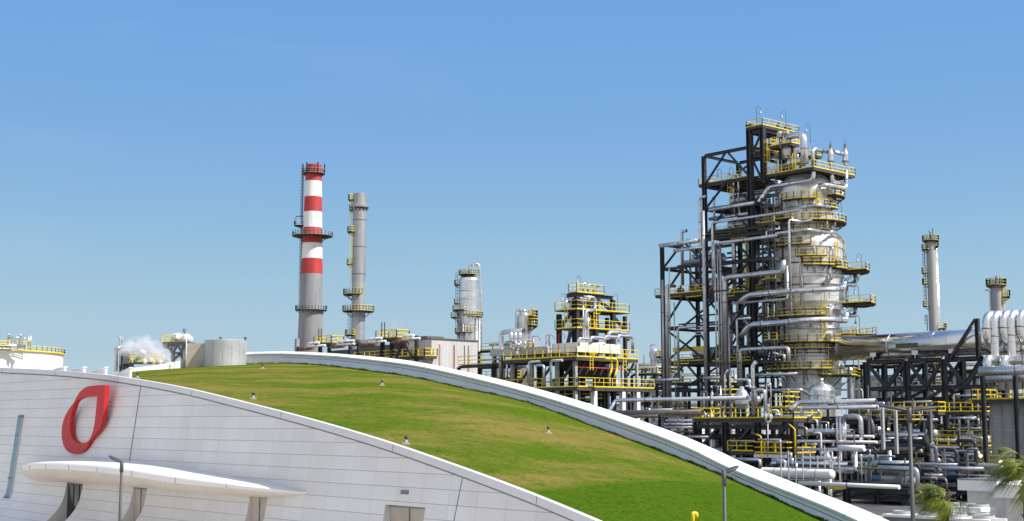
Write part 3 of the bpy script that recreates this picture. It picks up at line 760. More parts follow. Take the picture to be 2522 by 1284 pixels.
for k, (x, y, z, lab) in enumerate((((X0+X1)/2-2.5, YF+2, levL[2]+.52, 'blue electric motor on the left edge of the lower frame level'), ((X2+X3)/2, YB-3, Z_MID+.38, 'dark blue motor on the very top platform'), ((X2+X3)/2+.4, YB-1.2, Z_MID+.38, 'smaller blue motor beside the dark one on the topmost platform'), ((X3+X2)/2+.2, YF+3.5, zk[1]+.83, 'blue motor on the platform one storey below the top'))):
    t = thing('electric_motor', lab, 'motor', (x, y, z), 'blue motors on the tall frame')
    MB().lathe((x, y, z+.62), [(.01, -.6), (.42, -.55), (.45, -.3), (.45, .45), (.3, .6), (.01, .62)], 14, 'y').build('motor_body', 'motor_blue', t)
    b = MB(); b.cbox((x, y, z+.1), .9, 1.3, .2); b.build('base_plate', 'black_steel', t)
    MB().tube([(x, y, z+.9), (x, y, z+1.5)], .16, 8).build('terminal_box', 'motor_blue', t)

# smaller steel, lines and trays that fill the frame
rf = random.Random(21)
for i, (xa_, xb_, lv) in enumerate(((X0, X1, levL), (X1, X2, levR))):
    for k in range(len(lv)-1):
        zm = (lv[k]+lv[k+1])/2
        if i == 0 or k > 1:
            MB().beam((xa_+.3, YB+8, lv[k]), (xb_, YB+8, lv[k]), .36).build('beam', 'black_steel', frame); MB().beam((xa_+.3, YB, zm), (xb_, YB, zm), .26).build('beam', 'black_steel', frame)
            if rf.random() < .7: MB().beam((xa_, YB+8, lv[k+1]), (xb_, YB+8, lv[k]), .3).build('brace', 'black_steel', frame)
            if rf.random() < .6: MB().box(xa_+.4, YB+.5, lv[k]+.25, xb_-.4, YB+7.5, lv[k]+.34).build('tray', 'grating', frame)
for xa_, xb_, lv in ((X0, X1, levL), (X1, X2, levR)):
    xm = (xa_+xb_)/2
    MB().ibeam((xm+1.2, YF+4, 0), (xm+1.2, YF+4, lv[0] if lv is levL else lv[2]), .34).build('post', 'black_steel', frame)
    for k in range(len(lv)-1):
        if k % 2 == 0: MB().beam((xa_, YF+4, lv[k+1]), (xb_, YF+4, lv[k]), .26).build('brace', 'black_steel', frame)
        MB().beam((xa_, YF+4, lv[k+1]+.9), (xb_, YF+4, lv[k+1]+.9), .24).build('beam', 'black_steel', frame)
for py, xr_ in ((592, X3+2.2), (578, X3+2.2), (655, X3+1.5), (742, X3+1), (898, X3+1)):
    MB().ibeam((X1+.3, YF-.5, ZF(py)), (xr_, YF-.5, ZF(py)), .42, .6).build('beam', 'black_steel', frame)
for k in range(5): x = X2 + 1 + k*.02; MB().beam((X2-.2, YF+3+k, ZF(898)), (X3+1.5, YF+3+k, ZF(700-k*40)), .3).build('brace', 'black_steel', frame)
for x, z1_ in ((X3+.9, ZF(470)), (X3+.9, ZF(590))): MB().ibeam((x, YB if z1_ < 30 else YF+5, 0), (x, YB if z1_ < 30 else YF+5, z1_), .5).build('post', 'black_steel', frame)
for k in range(62):
    lo_ = k % 3 == 0; xa_, xb_, lv = (X0, X1, levL) if lo_ else (X1, X2 + (4 if k % 2 else 0), levR[2:])
    z = rf.choice(lv) + rf.uniform(.5, 2.4); y = rf.uniform(YF+.5, YB+7); r_ = rf.choice((.1, .14, .2, .28, .36)); mt = rf.choice(('clad', 'clad', 'clad_bright', 'pipe_grey', 'brown_pipe'))
    if k % 2: x = rf.uniform(xa_+.5, xb_-3); pts = [V((x, y, z)), V((min(xb_-.3, x+rf.uniform(3, 8)), y, z))]; pts += [pts[-1] - EZ*rf.uniform(1.5, 4)] if rf.random() < .6 else []
    else: x = rf.uniform(xa_+.6, xb_-.6); h = rf.uniform(4, 13); pts = [V((x, y, max(0, z-h))), V((x, y, z)), V((x+rf.uniform(-1.5, 1.5), y, z))]
    MB().tube(pts, r_, 8).build('pipe_run', mt, frame)
for k in range(14):
    lo_ = k % 2; xa_, xb_, lv = (X0, X1, levL[1:5]) if lo_ else (X1, X2, levR[3:8]); z = rf.choice(lv)+.35; x = rf.uniform(xa_+1.2, xb_-1.2); y = rf.uniform(YB+1, YB+6); r_ = rf.uniform(.5, .9)
    MB().lathe((x, y, z), [(r_, 0), (r_, 2.2), (r_*.7, 2.7), (.01, 2.9)], 14).build('equipment', rf.choice(('clad', 'clad_bright', 'pale_steel')), frame)
for k, (px, py) in enumerate(((1645, 733), (1690, 733), (1760, 590), (1800, 590), (1770, 733), (1815, 898), (1770, 898), (1660, 898))):
    p = onY(px, py, YF-.15); MB().rail([p, p + EX*3.2], 1.1, .075).build('railing', 'yellow_paint', frame)

# a narrow stair-and-ladder tower in the slot between frame and column
q = at(1893, 700, 203); t = thing('access_tower', 'narrow yellow railed ladder tower in the slot between frame and column', 'access tower', (q.x, q.y, 0))
wx, wy = 2.3, 2.0; zt_ = zat(486, 203)
for dx in (0, wx):
    for dy in (0, wy): MB().beam((q.x-1+dx, q.y+dy, 0), (q.x-1+dx, q.y+dy, zt_), .22).build('post', 'black_steel', t)
for k, py in enumerate((505, 548, 590, 636, 688, 738, 786, 838, 888)):
    z_ = zat(py, 203); deck_part(t, q.x-1.15, q.y-.15, q.x-1+wx+.15, q.y+wy+.15, z_, 'xy' if k % 3 == 1 else '')
    MB().beam((q.x-1, q.y-.02, z_), (q.x-1+wx, q.y-.02, z_ - 2.6), .12).build('brace', 'black_steel', t)
    if k: ladder_part(t, (q.x + (.1 if k % 2 else .9), q.y-.35, z_), 3.4, -EY, 'grey_steel', cage=False)

# ---- the column
CC = at(1990, 640, 207); CX, CY = CC.x, CC.y; DC = 207
Zc = lambda py: zat(py, DC)
col = thing('distillation_column', 'fat silver clad column ringed with yellow platforms, the tallest vessel of the plant', 'column', (CX, CY, 0))
r = lambda px: px / 3260 * DC
prof = [(r(70), 0), (r(70), Zc(960)), (r(72), Zc(958)), (r(72), Zc(770)), (r(83), Zc(748)), (r(83), Zc(690)), (r(85.5), Zc(688)), (r(85.5), Zc(682)), (r(83), Zc(680)), (r(83), Zc(618)), (r(86), Zc(616)), (r(85), Zc(606)), (r(80), Zc(603)), (r(66), Zc(577)), (r(66), Zc(475)), (r(64), Zc(465)), (r(58), Zc(450)), (r(48), Zc(438)), (r(30), Zc(430)), (.01, Zc(426))]
MB().lathe((CX, CY, 0), prof[:14], 56).build('lower_shell', 'clad_shell', col)
MB().lathe((CX, CY, 0), prof[13:], 48).build('upper_shell', 'clad_shell', col)
b = MB()
for py, rr in ((560, 66.5), (520, 66.5), (640, 83.6), (720, 83.6), (795, 72.6), (842, 72.6), (880, 72.6), (925, 72.6)): b.lathe((CX, CY, Zc(py)), [(r(rr)-.05, -.14), (r(rr)+.04, -.14), (r(rr)+.04, .14), (r(rr)-.05, .14)], 56)
b.build('girth_band', 'pale_steel', col)
rp = lambda py, r0, r1, a0, a1, **k: ring_part(col, CX, CY, Zc(py), r(r0), r(r1), a0, a1, **k)
rp(490, 66, 94, 35, 105); rp(500, 66, 84, -60, 5)
rp(553, 66, 96, -20, 112); rp(548, 66, 100, -110, -35)
rp(612, 87, 100, -88, -8); rp(662, 84, 100, -20, 30); rp(672, 84, 148, 55, 106); rp(668, 84, 102, 28, 56)
rp(752, 84, 160, 52, 110); rp(784, 73, 112, -95, 8); rp(830, 73, 112, 68, 125); rp(846, 73, 100, -80, 35)
rp(824, 73, 160, 84, 118); rp(912, 73, 118, -100, 12); rp(926, 73, 112, 0, 78); rp(700, 84, 120, -95, -62); rp(880, 73, 96, -95, -45)
for a, p0, p1 in ((8, 553, 500), (38, 672, 612), (-30, 784, 690), (12, 846, 752), (-60, 912, 846), (30, 926, 850), (95, 490, 440), (-78, 612, 553)):
    rr = r(78 if p0 > 700 else 88 if p0 > 600 else 74); A = ang(a)
    ladder_part(col, (CX + rr*math.cos(A), CY + rr*math.sin(A), Zc(p0)), Zc(p1)-Zc(p0)+1, (math.cos(A), math.sin(A), 0))
# man ways and nozzles on the shell
def nozzle(parent, a, py, r0, L, rr, mat='clad'):
    A = ang(a); d = V((math.cos(A), math.sin(A), 0)); p = V((CX, CY, Zc(py))) + d*r(r0)
    m = MB().tube([p - d*.2, p + d*L], rr, 12); m.tube([p + d*(L-.12), p + d*(L+.08)], rr*1.35, 12); m.build('manway', mat, parent)
for a, py, r0 in ((10, 540, 66), (-25, 600, 84), (40, 655, 83), (-40, 770, 72), (20, 835, 72), (-70, 690, 84), (60, 905, 72), (-15, 900, 72), (70, 545, 66), (30, 482, 66), (-20, 632, 84), (15, 705, 84), (-45, 560, 66)): nozzle(col, a, py, r0, .55, .38)
rc_ = random.Random(5)
for k in range(22):                                       # slim lines strapped to the shell
    a = rc_.uniform(-80, 80); A = ang(a); top = rc_.choice((480, 560, 620, 690, 780, 850)); bot = top + rc_.uniform(40, 150); up = top < 600
    rr = r((68 if top < 575 and bot < 600 else 86) if bot < 770 else (86 if top < 770 else 75)) + .25
    if top < 575: bot = min(bot, 574); rr = r(68) + .2
    d = V((math.cos(A), math.sin(A), 0)); c_ = V((CX, CY, 0)); q0 = c_ + d*rr + EZ*Zc(bot); q1 = c_ + d*rr + EZ*Zc(top); MB().tube([q0, q1, q1 - d*.4], rc_.choice((.08, .1, .14, .18)), 8).build('strapped_line', rc_.choice(('clad_bright', 'clad', 'pale_steel')), col)
def ring_line(py, rr, a0, a1, r_, mat):
    MB().tube([V((CX + r(rr)*math.cos(ang(a)), CY + r(rr)*math.sin(ang(a)), Zc(py))) for a in range(a0, a1+1, 8)], r_, 8, .3).build('ring_line', mat, col)
for q in ((845, 75, -96, 96, .07, 'rust_brown'), (872, 75, -96, 96, .07, 'rust_brown'), (708, 86, -90, 90, .09, 'rust_brown'), (590, 74, -80, 80, .08, 'clad_bright'), (576, 69, -88, 88, .3, 'clad_bright'), (515, 69, -60, 90, .16, 'clad_bright'), (812, 75, -90, 60, .12, 'clad'), (765, 82, -95, 95, .1, 'clad'), (655, 86.5, -40, 90, .1, 'rust_brown')): ring_line(*q)
for py, a0, a1, rr0 in ((640, -30, 15, 84), (735, -88, -40, 84), (862, -50, 60, 73), (575, -50, 30, 67), (520, -20, 60, 66)): ring_part(col, CX, CY, Zc(py), r(rr0), r(rr0+14), a0, a1)
# big square deck over the column top
dk0 = at(2003, 411, 200); DX0 = slide(dk0, EX, 1886).x; DY1 = slide(dk0, EY, 2106).y; ZD = dk0.z
deck_part(col, DX0, dk0.y, dk0.x, DY1, ZD, 'xXyY', 1.15, .085, 'top_deck')
# low skirt vessel in front of the column foot
t = thing('reactor_vessel', 'upright dome-topped silver vessel standing at the foot of the fat column', 'vessel', at(2025, 1000, 196)*1.0)
p = at(2025, 1000, 196); zb = zat(1100, 196); MB().lathe((p.x, p.y, 0), [(1.9, 0), (1.9, zat(962, 196)), (1.75, zat(955, 196)), (1.4, zat(949, 196)), (.8, zat(944, 196)), (.01, zat(942, 196))], 28).build('shell', 'clad_bright', t)
b = MB()
for py in (975, 1000): b.lathe((p.x, p.y, zat(py, 196)), [(1.88, -.08), (1.95, -.08), (1.95, .08), (1.88, .08)], 28)
b.build('band', 'pale_steel', t); MB().tube([(p.x, p.y, zat(944, 196)), (p.x, p.y, zat(932, 196))], .3, 10).build('nozzle', 'clad', t)
# piping on the top deck
G1 = 'pipes on and under the top deck'
G2 = 'long pipes crossing from the frame to the column'
G3 = 'upright pipes in front of the frame'
pipe('overhead_pipe', 'thickest silver gooseneck pipe arching over the top deck', .7, path((1940, 337, 203), 'x1980', 'z404'), 'clad_bright', G1, bend=2.2)
drum('vent_drum', 'short shiny drum lying on the top deck beside the gooseneck', at(1965, 398, 203), .62, 3.2, 'x', 'clad_bright')
pipe('relief_pipe', 'silver U pipe on the top deck leading right to the first silencer', .4, path((2003, 409, 201.5), 'z366', 'y2048'), 'clad_bright', G1)
pipe('relief_pipe', 'short silver pipe linking the two silencers on the top deck', .36, path((2052, 374, 204), 'y2083'), 'clad_bright', G1)
for px, D, lab in ((2047, 203.6, 'left silencer with a needle tip'), (2083, 206, 'right silencer with a needle tip')):
    p = at(px, 409, D); t = thing('vent_silencer', lab + ' at the outer edge of the top deck', 'silencer', p, 'silencers on the top deck')
    h = zat(350, D) - p.z
    MB().lathe(p, [(.34, 0), (.34, h*.14), (.5, h*.18), (.5, h*.5), (.34, h*.62), (.3, h*.7)], 16).build('body', 'clad_bright', t)
    MB().lathe(p, [(.3, h*.7), (.22, h*.74), (.2, h*.9), (.08, h*.92), (.06, h*1.06)], 12).build('tip', 'grey_steel', t)
    MB().lathe(p, [(.5, h*.16), (.56, h*.16), (.56, h*.2), (.5, h*.2)], 16).build('flange', 'grey_steel', t)
pipe('overhead_pipe', 'silver pipe dropping from under the deck and running left into the frame', .42, path((2003, 408, 201), 'z443', 'x1893', (1868, 500, 206)), 'clad_bright', G1)
pipe('relief_pipe', 'silver pipe bending right below the deck to its outer corner', .42, path((2048, 415, 204), 'z448', 'y2086', ), 'clad_bright', G1)
pipe('relief_pipe', 'silver pipe from the deck corner looping back into the column top', .46, path((2083, 418, 206), 'z466', 'y2030', (2010, 459, 204)), 'clad_bright', G1)
pipe('relief_pipe', 'thin silver pipe hooking in under the right loop at the column top', .22, path((2074, 466, 205.5), 'z492', 'y2058'), 'clad_bright', G1)
t = thing('accumulator_tank', 'stubby clad tank with its own small yellow platform above the top deck', 'tank', at(1945, 400, 206)); p = at(1945, 352, 206)
MB().lathe(p, [(.01, -2.6), (1.2, -2.2), (1.5, -1.4), (1.5, .3), (1.2, .7), (.01, .9)], 20).build('shell', 'clad', t)
deck_part(t, p.x-2.2, p.y-2.4, p.x+2.0, p.y-.2, p.z-.6, 'xXy', 1.3, .1); b = MB()
for dx in (-1.2, 1.2): b.beam((p.x+dx, p.y-1, ZD), (p.x+dx, p.y-1, p.z-.7), .3)
for dx in (-1.2, 1.2): b.beam((p.x+dx, p.y+1, ZD), (p.x+dx, p.y+1, p.z-1.6), .3)
b.build('support', 'black_steel', t); ladder_part(t, (p.x-2.6, p.y-2.2, ZD), p.z-ZD+.6, -EY); ladder_part(t, (p.x+2.6, p.y-2.6, ZD), 2.6, -EY)
t = thing('valve_stand', 'small yellow railed stand with white valve at the right of the gooseneck', 'valve', at(2005, 400, 205)); p = at(2007, 385, 206)
deck_part(t, p.x-.8, p.y-.8, p.x+.8, p.y+.8, p.z, 'xXyY', 1.1, .1); MB().beam((p.x, p.y, ZD), (p.x, p.y, p.z-.5), .25).build('support', 'black_steel', t)
for q in ((1897, 432, 'left'), (1880, 440, 'front')): pass
p = at(1921, 332, 204); t = thing('vent_valve', 'white actuator valve on a bracket right of the topmost platform', 'valve', p)
MB().lathe(p, [(.01, -.5), (.5, -.4), (.55, .2), (.3, .5), (.01, .55)], 14).build('actuator', 'pale_steel', t); MB().tube([p - EZ*.4, p - EZ*2.2], .16, 8).build('stem', 'grey_steel', t); MB().tube([p + V((.4, 0, .1)), p + V((1.6, 0, .1))], .26, 10).build('cylinder', 'pale_steel', t)
# long runs between frame and column (in front of both)
DP = 199.5
pipe('process_pipe', 'silver pipe at the height of the upper ring platform, climbing one step near the column', .27, path((1757, 700, 210), 'z549', 'x1968', 'z512', 'x2014', 'y2044'), 'clad', G2)
pipe('process_pipe', 'second long silver pipe, passing under the ring platform below the step', .33, path((1760, 720, 209), 'z601', 'x1912', 'z576', 'x1990', 'y2048'), 'clad', G2)
pipe('process_pipe', 'silver elbow jumping over the second long pipe in front of the tall frame', .2, path((1888, 590, 203.5), 'z568', 'x1922'), 'clad', G2)
pipe('process_pipe', 'fat silver riser bending right and up against the lower shell', .5, path((1789, 930, 208), 'z684', 'x1930', 'z641'), 'clad', G2, n=14)
pipe('transfer_pipe', 'fat shiny pipe sweeping round the column below its bulge', .52, path((1822, 745, 205), (1842, 727, 203.5), 'x1956', (2050, 713, 195.5), (2079, 709, 199), 'z694'), 'clad_bright', G2, n=14, bend=1.5)
pipe('process_pipe', 'slim silver pipe under the fat sweeping one, turning up beside the white riser', .24, path((1803, 748, 206), 'x1940', 'z655'), 'clad', G2)
pipe('process_pipe', 'thin bright upright pipe running down the front of the column', .2, path((1949, 779, 195.5), 'z541', (1971, 546, 196), 'x2000'), 'clad_bright', G2)
pipe('transfer_pipe', 'fattest shiny pipe hooking round the column at mid height', .56, path((1824, 830, 205.5), (1846, 800, 204), (1910, 796, 199), (1985, 789, 194.5), (2050, 787, 195.5), (2084, 790, 200), 'z770'), 'clad_bright', G2, n=14, bend=1.6)
pipe('process_pipe', 'silver pipe bent like a crook in front of the lower column', .36, path((1825, 960, 205), 'z862', 'x1942', 'z890'), 'clad', G2)
pipe('process_pipe', 'slim upright pipe ending in an elbow left of the column waist', .2, path((1818, 950, 205), 'z786', 'x1850'), 'clad_bright', G2)
pipe('process_pipe', 'short silver pipe with a kink under the crook-shaped one', .26, path((1903, 868, 199), (1918, 874, 199), 'x1932', 'z892'), 'clad', G2)
pipe('process_pipe', 'silver pipe along the lower edge of the column waist platform', .3, path((1840, 925, 204), 'x1965'), 'clad', G2)
pipe('vapour_pipe', 'silver pipe sloping out and down from the upper waist to the right platform', .34, path((2043, 572, 201), (2056, 571, 203), (2080, 597, 207), 'z668'), 'clad_bright')
pipe('vapour_pipe', 'thin stay pipe inside the sloping pipe at the cone', .12, path((2056, 584, 204), (2078, 618, 207)), 'clad_bright', flange=False)
pipe('vapour_pipe', 'white arched pipe on the right ring platform below the cone', .42, path((2045, 690, 202), 'z652', 'y2112', 'z690', (2092, 702, 209)), 'clad_bright')
pipe('vapour_pipe', 'hooked silver pipe hanging below the right ring platform', .46, path((2050, 660, 203), 'z696', 'y2108', 'z664'), 'clad_bright')
pipe('vapour_pipe', 'silver drop pipe between the two right ring platforms', .32, path((2085, 700, 207), 'z760'), 'clad_bright')
pipe('vapour_pipe', 'hooked pair of elbows below the widest right platform', .42, path((2045, 800, 202), 'z758', 'y2072', 'z775', 'y2107', 'z752'), 'clad_bright')
pipe('vapour_pipe', 'slim silver hooked pipe on the widest right platform', .24, path((2060, 752, 203), 'z734', 'y2086'), 'clad_bright')
pipe('vapour_pipe', 'short arched white pipe on the upper ring platform', .22, path((2037, 560, 202), 'z538', 'y2056', 'z556'), 'clad_bright')
# groups of upright pipes in front of the frame
for px, D, rr, top, bot, mat, lab in ((1636, 213, .26, 690, 1010, 'pipe_grey', 'grey upright pipe hard against the left post of the frame'), (1664, 212.5, .12, 745, 1010, 'clad', 'thin upright pipe fourth from the left of the lower frame'), (1740, 208, .34, 520, 1010, 'pipe_grey', 'fat grey upright pipe in front of the inner left post'),
                       (1767, 208.8, .17, 604, 1000, 'clad', 'slim upright pipe right of the bent pair'), (1774, 208.6, .14, 610, 1000, 'clad', 'thinnest of the uprights right of the inner left post'), (1781, 208.4, .24, 604, 1000, 'pipe_grey', 'grey upright pipe next to the fat riser'), (1799, 207.5, .2, 800, 1000, 'pipe_grey', 'short grey upright right of the fat riser')):
    pipe('riser_pipe', lab, rr, path((px, bot, D), 'z%g' % top), mat, G3)
pipe('riser_pipe', 'fat silver upright pipe bent back at its top near the left frame post', .36, path((1646, 1010, 212.6), 'z703', 'y1662'), 'clad', G3)
pipe('riser_pipe', 'tall thin upright pipe bent right near the second frame level', .14, path((1653, 1010, 212.4), 'z659', 'x1668'), 'clad', G3)
pipe('riser_pipe', 'silver upright pipe bent right half way up the lower frame', .3, path((1671, 930, 211.8), 'z808', 'x1716'), 'clad', G3)
pipe('riser_pipe', 'silver pipe standing off the left edge of the tall frame', .3, path((1740, 484, 211), 'x1723', 'z610', 'x1703'), 'clad', G3)
pipe('riser_pipe', 'dark silver pipe lying on top of the lower left frame', .42, path((1625, 606, 212), 'x1722'), 'clad', G3)
pipe('riser_pipe', 'pale pipe under the top beam of the lower left frame', .34, path((1660, 618, 214), 'x1735'), 'clad_bright', G3)
pipe('riser_pipe', 'horizontal silver pipe at the foot of the lower left frame', .32, path((1612, 937, 211), 'x1675'), 'clad', G3)
pipe('riser_pipe', 'horizontal silver pipe crossing the foot of the tall frame', .34, path((1732, 932, 207), 'x1776'), 'clad', G3)
pipe('riser_pipe', 'pair of upright pipes on the highest railed frame deck, bent over like a staple', .2, path((1808, 535, 212), 'z432', 'x1818', 'z535'), 'clad', G3)
for k, (y_, px, py) in enumerate(((0, 1790, 505), (2, 1800, 528), (4, 1770, 560))): pipe('level_pipe', ('silver pipe along the second level of the tall frame', 'pipe lying low behind the second level beam of the tall frame', 'pipe lying on the third level of the tall frame')[k], .4, path((1748, py+12, 214+y_), 'x1860'), 'clad')
for k in range(4):
    pipe('vertical_duct', ('silver duct standing behind the tower head', 'second silver duct behind the tower head', 'grey duct rising through the middle frame levels', 'grey duct in the shade of the lower frame levels')[k], (.55, .6, .5, .5)[k], path((( 1893, 560, 213), (1918, 545, 212), (1868, 705, 214), (1800, 900, 215))[k], 'z%g' % (440, 440, 585, 740)[k]), 'clad', 'upright ducts behind the frame')
for py, lab in ((718, 'upper black clamp bar across the group of upright pipes'), (896, 'lower and longer black clamp bar across the upright pipes')):
    a = at(1752, py+2, 208.2); b_ = slide(a, EX, 1800 if py < 800 else 1830); solo(MB().beam(a - EY*.5, b_ - EY*.5, .22), 'pipe_clamp', 'black_steel', lab, 'clamp')
bs = []
for k in range(4):
    pipe('level_pipe', 'one of four short pale pipes stacked in a bundle on the lower frame', .13, path((1712, 806 + k*6.5, 211.5), 'x1738'), 'clad_bright', 'stacked bundle of short pipes', flange=False)
m = MB().beam((X0+1.5, YF+.8, levL[4]+2.4), (X1-.6, YF+.8, levL[4]+2.4), .3, .7); solo(m, 'monorail_beam', 'yellow_paint', 'yellow lifting beam under the lower left frame level', 'beam')
# hook lamps around the tower
for px, py, D, lab, fl in ((1864, 308, 203.5, 'tallest lamp at the top left corner of the tower', 1), (1936, 318, 206, 'lamp at the right end of the topmost platform', 0), (1996, 352, 206, 'lamp beside the gooseneck on the top deck', 0), (1806, 458, 214, 'lamp in the middle of the high left deck', 0), (1777, 462, 212, 'lamp at the left end of the high left deck', 0),
                     (2122, 672, 207, 'lamp on the right ring platform under the cone', 0), (2116, 752, 207, 'lamp on the widest right platform', 0), (2073, 545, 205, 'lamp on the upper right ring platform', 0), (2118, 826, 207, 'lamp on the yellow balcony above the big duct', 0), (1900, 928, 203, 'lamp at the waist platform of the column', 1)):
    o = hook_lamp(at(px, py, D), 'gooseneck ' + lab, fl); o.scale = (.95, .95, 1.15)
# ================================================================== the giant duct and its trestle
PX = lambda px, y, py=860: onY(px, py, y).x
dz = zat(862, DC-1)
t = thing('transfer_duct', 'giant shiny horizontal duct leaving the column to the right on a black trestle', 'duct', (PX(2230, CY), CY, dz-1.85))
dx0, dx1 = CX + 2.5, PX(2600, CY)
MB().tube([(dx0, CY, dz), (dx1, CY, dz)], 1.85, 40).build('duct_shell', 'clad_big', t)
for px in (2075, 2200, 2310, 2395): MB().lathe((PX(px, CY), CY, dz), [(1.84, -.05), (1.875, -.05), (1.875, .05), (1.84, .05)], 40, 'x').build('seam_band', 'clad_bright', t)
m = MB(); a = PX(2206, CY-1.9, 850); b_ = PX(2259, CY-1.9, 850); m.box(a, CY-1.93, dz-.35, b_, CY-1.80, dz+.12)
t = thing('duct_sign', 'long narrow green name plate on the side of the giant duct', 'sign', ((a+b_)/2, CY-1.9, dz-.35)); m.build('plate', 'sign_green', t)
MB().box(a-.04, CY-1.95, dz-.42, b_+.04, CY-1.80, dz-.353).box(a-.04, CY-1.95, dz+.123, b_+.04, CY-1.80, dz+.19).build('frame', 'black_steel', t)
for px, py in ((2150, 874), (2253, 869), (2344, 865)):
    p = onY(px, py, CY-2.05); solo(MB().cbox(p, .95, .14, .62).tube([p - EZ*.3, p - EZ*1.0], .08, 6), 'tag_box', 'white_paint', {2150: 'white box under the left end of the giant duct', 2253: 'white box under the green plate of the giant duct', 2344: 'white box under the right part of the giant duct'}[px], 'box')
tr = thing('duct_trestle', 'black steel trestle with V braces carrying the giant duct', 'trestle', (PX(2240, CY), CY, 0))
TY0, TY1 = CY-2.2, CY+2.6; ztr = dz - 2.3
tx = [PX(q, TY0, 1000) for q in (2135, 2237, 2329, 2432)]
zl = [ztr, zat(955, 190), zat(1012, 190), zat(1076, 188), zat(1137, 186), zat(1173, 186)]
for y in (TY0, TY1):
    for x in tx: MB().ibeam((x, y, 0), (x, y, ztr), .62, .62).build('post', 'black_steel', tr)
    for i, z in enumerate(zl):
        for a, b_ in zip(tx, tx[1:]): MB().ibeam((a+.31, y, z), (b_-.31, y, z), .36, .5).build('beam', 'black_steel', tr)
    for a, b_ in zip(tx, tx[1:]):
        xm = (a+b_)/2
        MB().beam((a+.3, y+.02, zl[1]+.3), (xm-.4, y+.02, zl[0]-.3), .42).build('brace', 'black_steel', tr) if y == TY1 else MB().beam((a+.3, y+.02, zl[0]-.3), (xm-.2, y+.02, zl[1]+.3), .42).build('brace', 'black_steel', tr)
        MB().beam((b_-.3, y+.02, zl[0]-.3), (xm+.2, y+.02, zl[1]+.3), .42).build('brace', 'black_steel', tr)
        MB().beam((xm, y, zl[1]), (xm, y, zl[0]), .3).build('hanger', 'black_steel', tr)
        for k in (1, 2, 4): MB().beam((a+.3, y+.02, zl[k+1]+.3), (b_-.3, y+.02, zl[k]-.3), .36).build('brace', 'black_steel', tr)
        MB().beam((b_-.3, y+.45, zl[5]+.3), (a+.3, y+.45, zl[4]-.3), .36).build('brace', 'black_steel', tr)
for x in tx:
    for z in zl[:3]: MB().ibeam((x, TY0+.31, z), (x, TY1-.31, z), .36, .5).build('beam', 'black_steel', tr)
    MB().cbox((x, CY, dz-2.05), .4, 3.0, .45).build('saddle', 'black_steel', tr)
for y in (TY0-.35, ): 
    x = tx[3]-.8; MB().ibeam((x, y, ztr-.5), (x, y, dz+3.1), .55, .55).build('post', 'black_steel', tr); MB().beam((x-.2, y, dz+3.0), (tx[2]+1.2, y, ztr), .42).build('brace', 'black_steel', tr)

# ================================================================== silver pipe bundle and the panelled heater at the far right
DB = 150.
xw = onY(2437, 1090, at(2437, 990, DB).y).x; p0 = at(2437, 990, DB); YH = p0.y
heat = thing('panel_heater', 'tall pale grey panelled box furnace at the right edge', 'furnace', (p0.x+5, YH+5, 0))
zt = zat(990, DB); m = MB().box(p0.x, YH, 0, p0.x+11, YH+9, zt); m.build('casing', 'stack_grey', heat)
for k in range(9): MB().ibeam((p0.x+.15+k*1.3, YH-.06, 0), (p0.x+.15+k*1.3, YH-.06, zt-.05), .2, .14).build('stiffener', 'pale_steel', heat)
for z in (zat(1060, DB), zat(1026, DB)): MB().box(p0.x-.05, YH-.1, z-.07, p0.x+11, YH-.005, z+.07).build('stiffener', 'pale_steel', heat)
for k, (px, py) in enumerate(((2462, 1113), (2509, 1113), (2462, 1170))): p = onY(px, py, YH-.12); MB().cbox(p, .26, .1, .42).build('peep_door', 'black_steel', heat)
xd = onY(2406, 992, YH-.5).x; deck_part(heat, xd, YH-1.6, p0.x+11, YH+4, zt+.25, 'xy', 1.15, .09)
za = zat(1148, DB-2); xa_ = onY(2408, 1148, YH-1.5).x; deck_part(heat, xa_, YH-1.9, p0.x+11, YH-.2, za, 'xy', 1.15, .09)
for x in (xa_+.3, xa_+2.6): MB().beam((x, YH-1.6, 0), (x, YH-1.6, za-.5), .2).build('support', 'grey_steel', heat)
PK = 1.
GB = 'big silver loop pipes at the right edge'
names = ('leftmost of the big silver loop pipes, ending in a round bend', 'second silver loop pipe from the left, the longest one', 'third silver loop pipe, ending high in a round bend', 'fourth silver loop pipe, running far down', 'fifth silver loop pipe at the edge of the picture')
for k in range(5):
    px = 2431 + k*20.6; py1 = (880, 885, 878, 880, 872)[k]; low = (845, 884, 843, 881, 840)[k]
    b0 = at(px, low, 140); top = slide(b0, EZ, py=774 - k*1.2)
    pts = [b0 + EY*2.6, b0, top, top + EY*2.6, top + EY*2.6 - EZ*8] if k % 2 == 0 else [b0 + EY*1.2 - EZ*.0, b0, top, top + EY*2.6, top + EY*2.6 - EZ*8]
    pipe('loop_pipe', names[k], .44, pts, 'clad_bright', GB, n=18, bend=1.25)
pipe('header_pipe', 'large silver header pipe lying below the loop pipes at the right edge', .5, path((2414, 915, 138), 'x2600'), 'clad_bright', n=18)
pipe('header_pipe', 'second silver header behind and just below the large one', .5, path((2418, 932, 143), 'x2600'), 'clad', n=16)
for k, px in enumerate((2432, 2473)):
    b0 = at(px, 912, 138.3); pipe('branch_pipe', ('left', 'right')[k] + ' silver branch elbow rising out of the large header pipe', .46, [b0, slide(b0, EZ, py=884), slide(b0, EZ, py=884) + EX*0 + EY*3], 'clad_bright', n=16, bend=1.1)
for px in (2420, 2500):
    p = at(px, 925, 139); solo(MB().ibeam((p.x, p.y, 0), (p.x, p.y, p.z), .4), 'pipe_support', 'black_steel', 'black post under the %s of the large silver header' % ('left end' if px < 2450 else 'right part'), 'post')

PK = .8
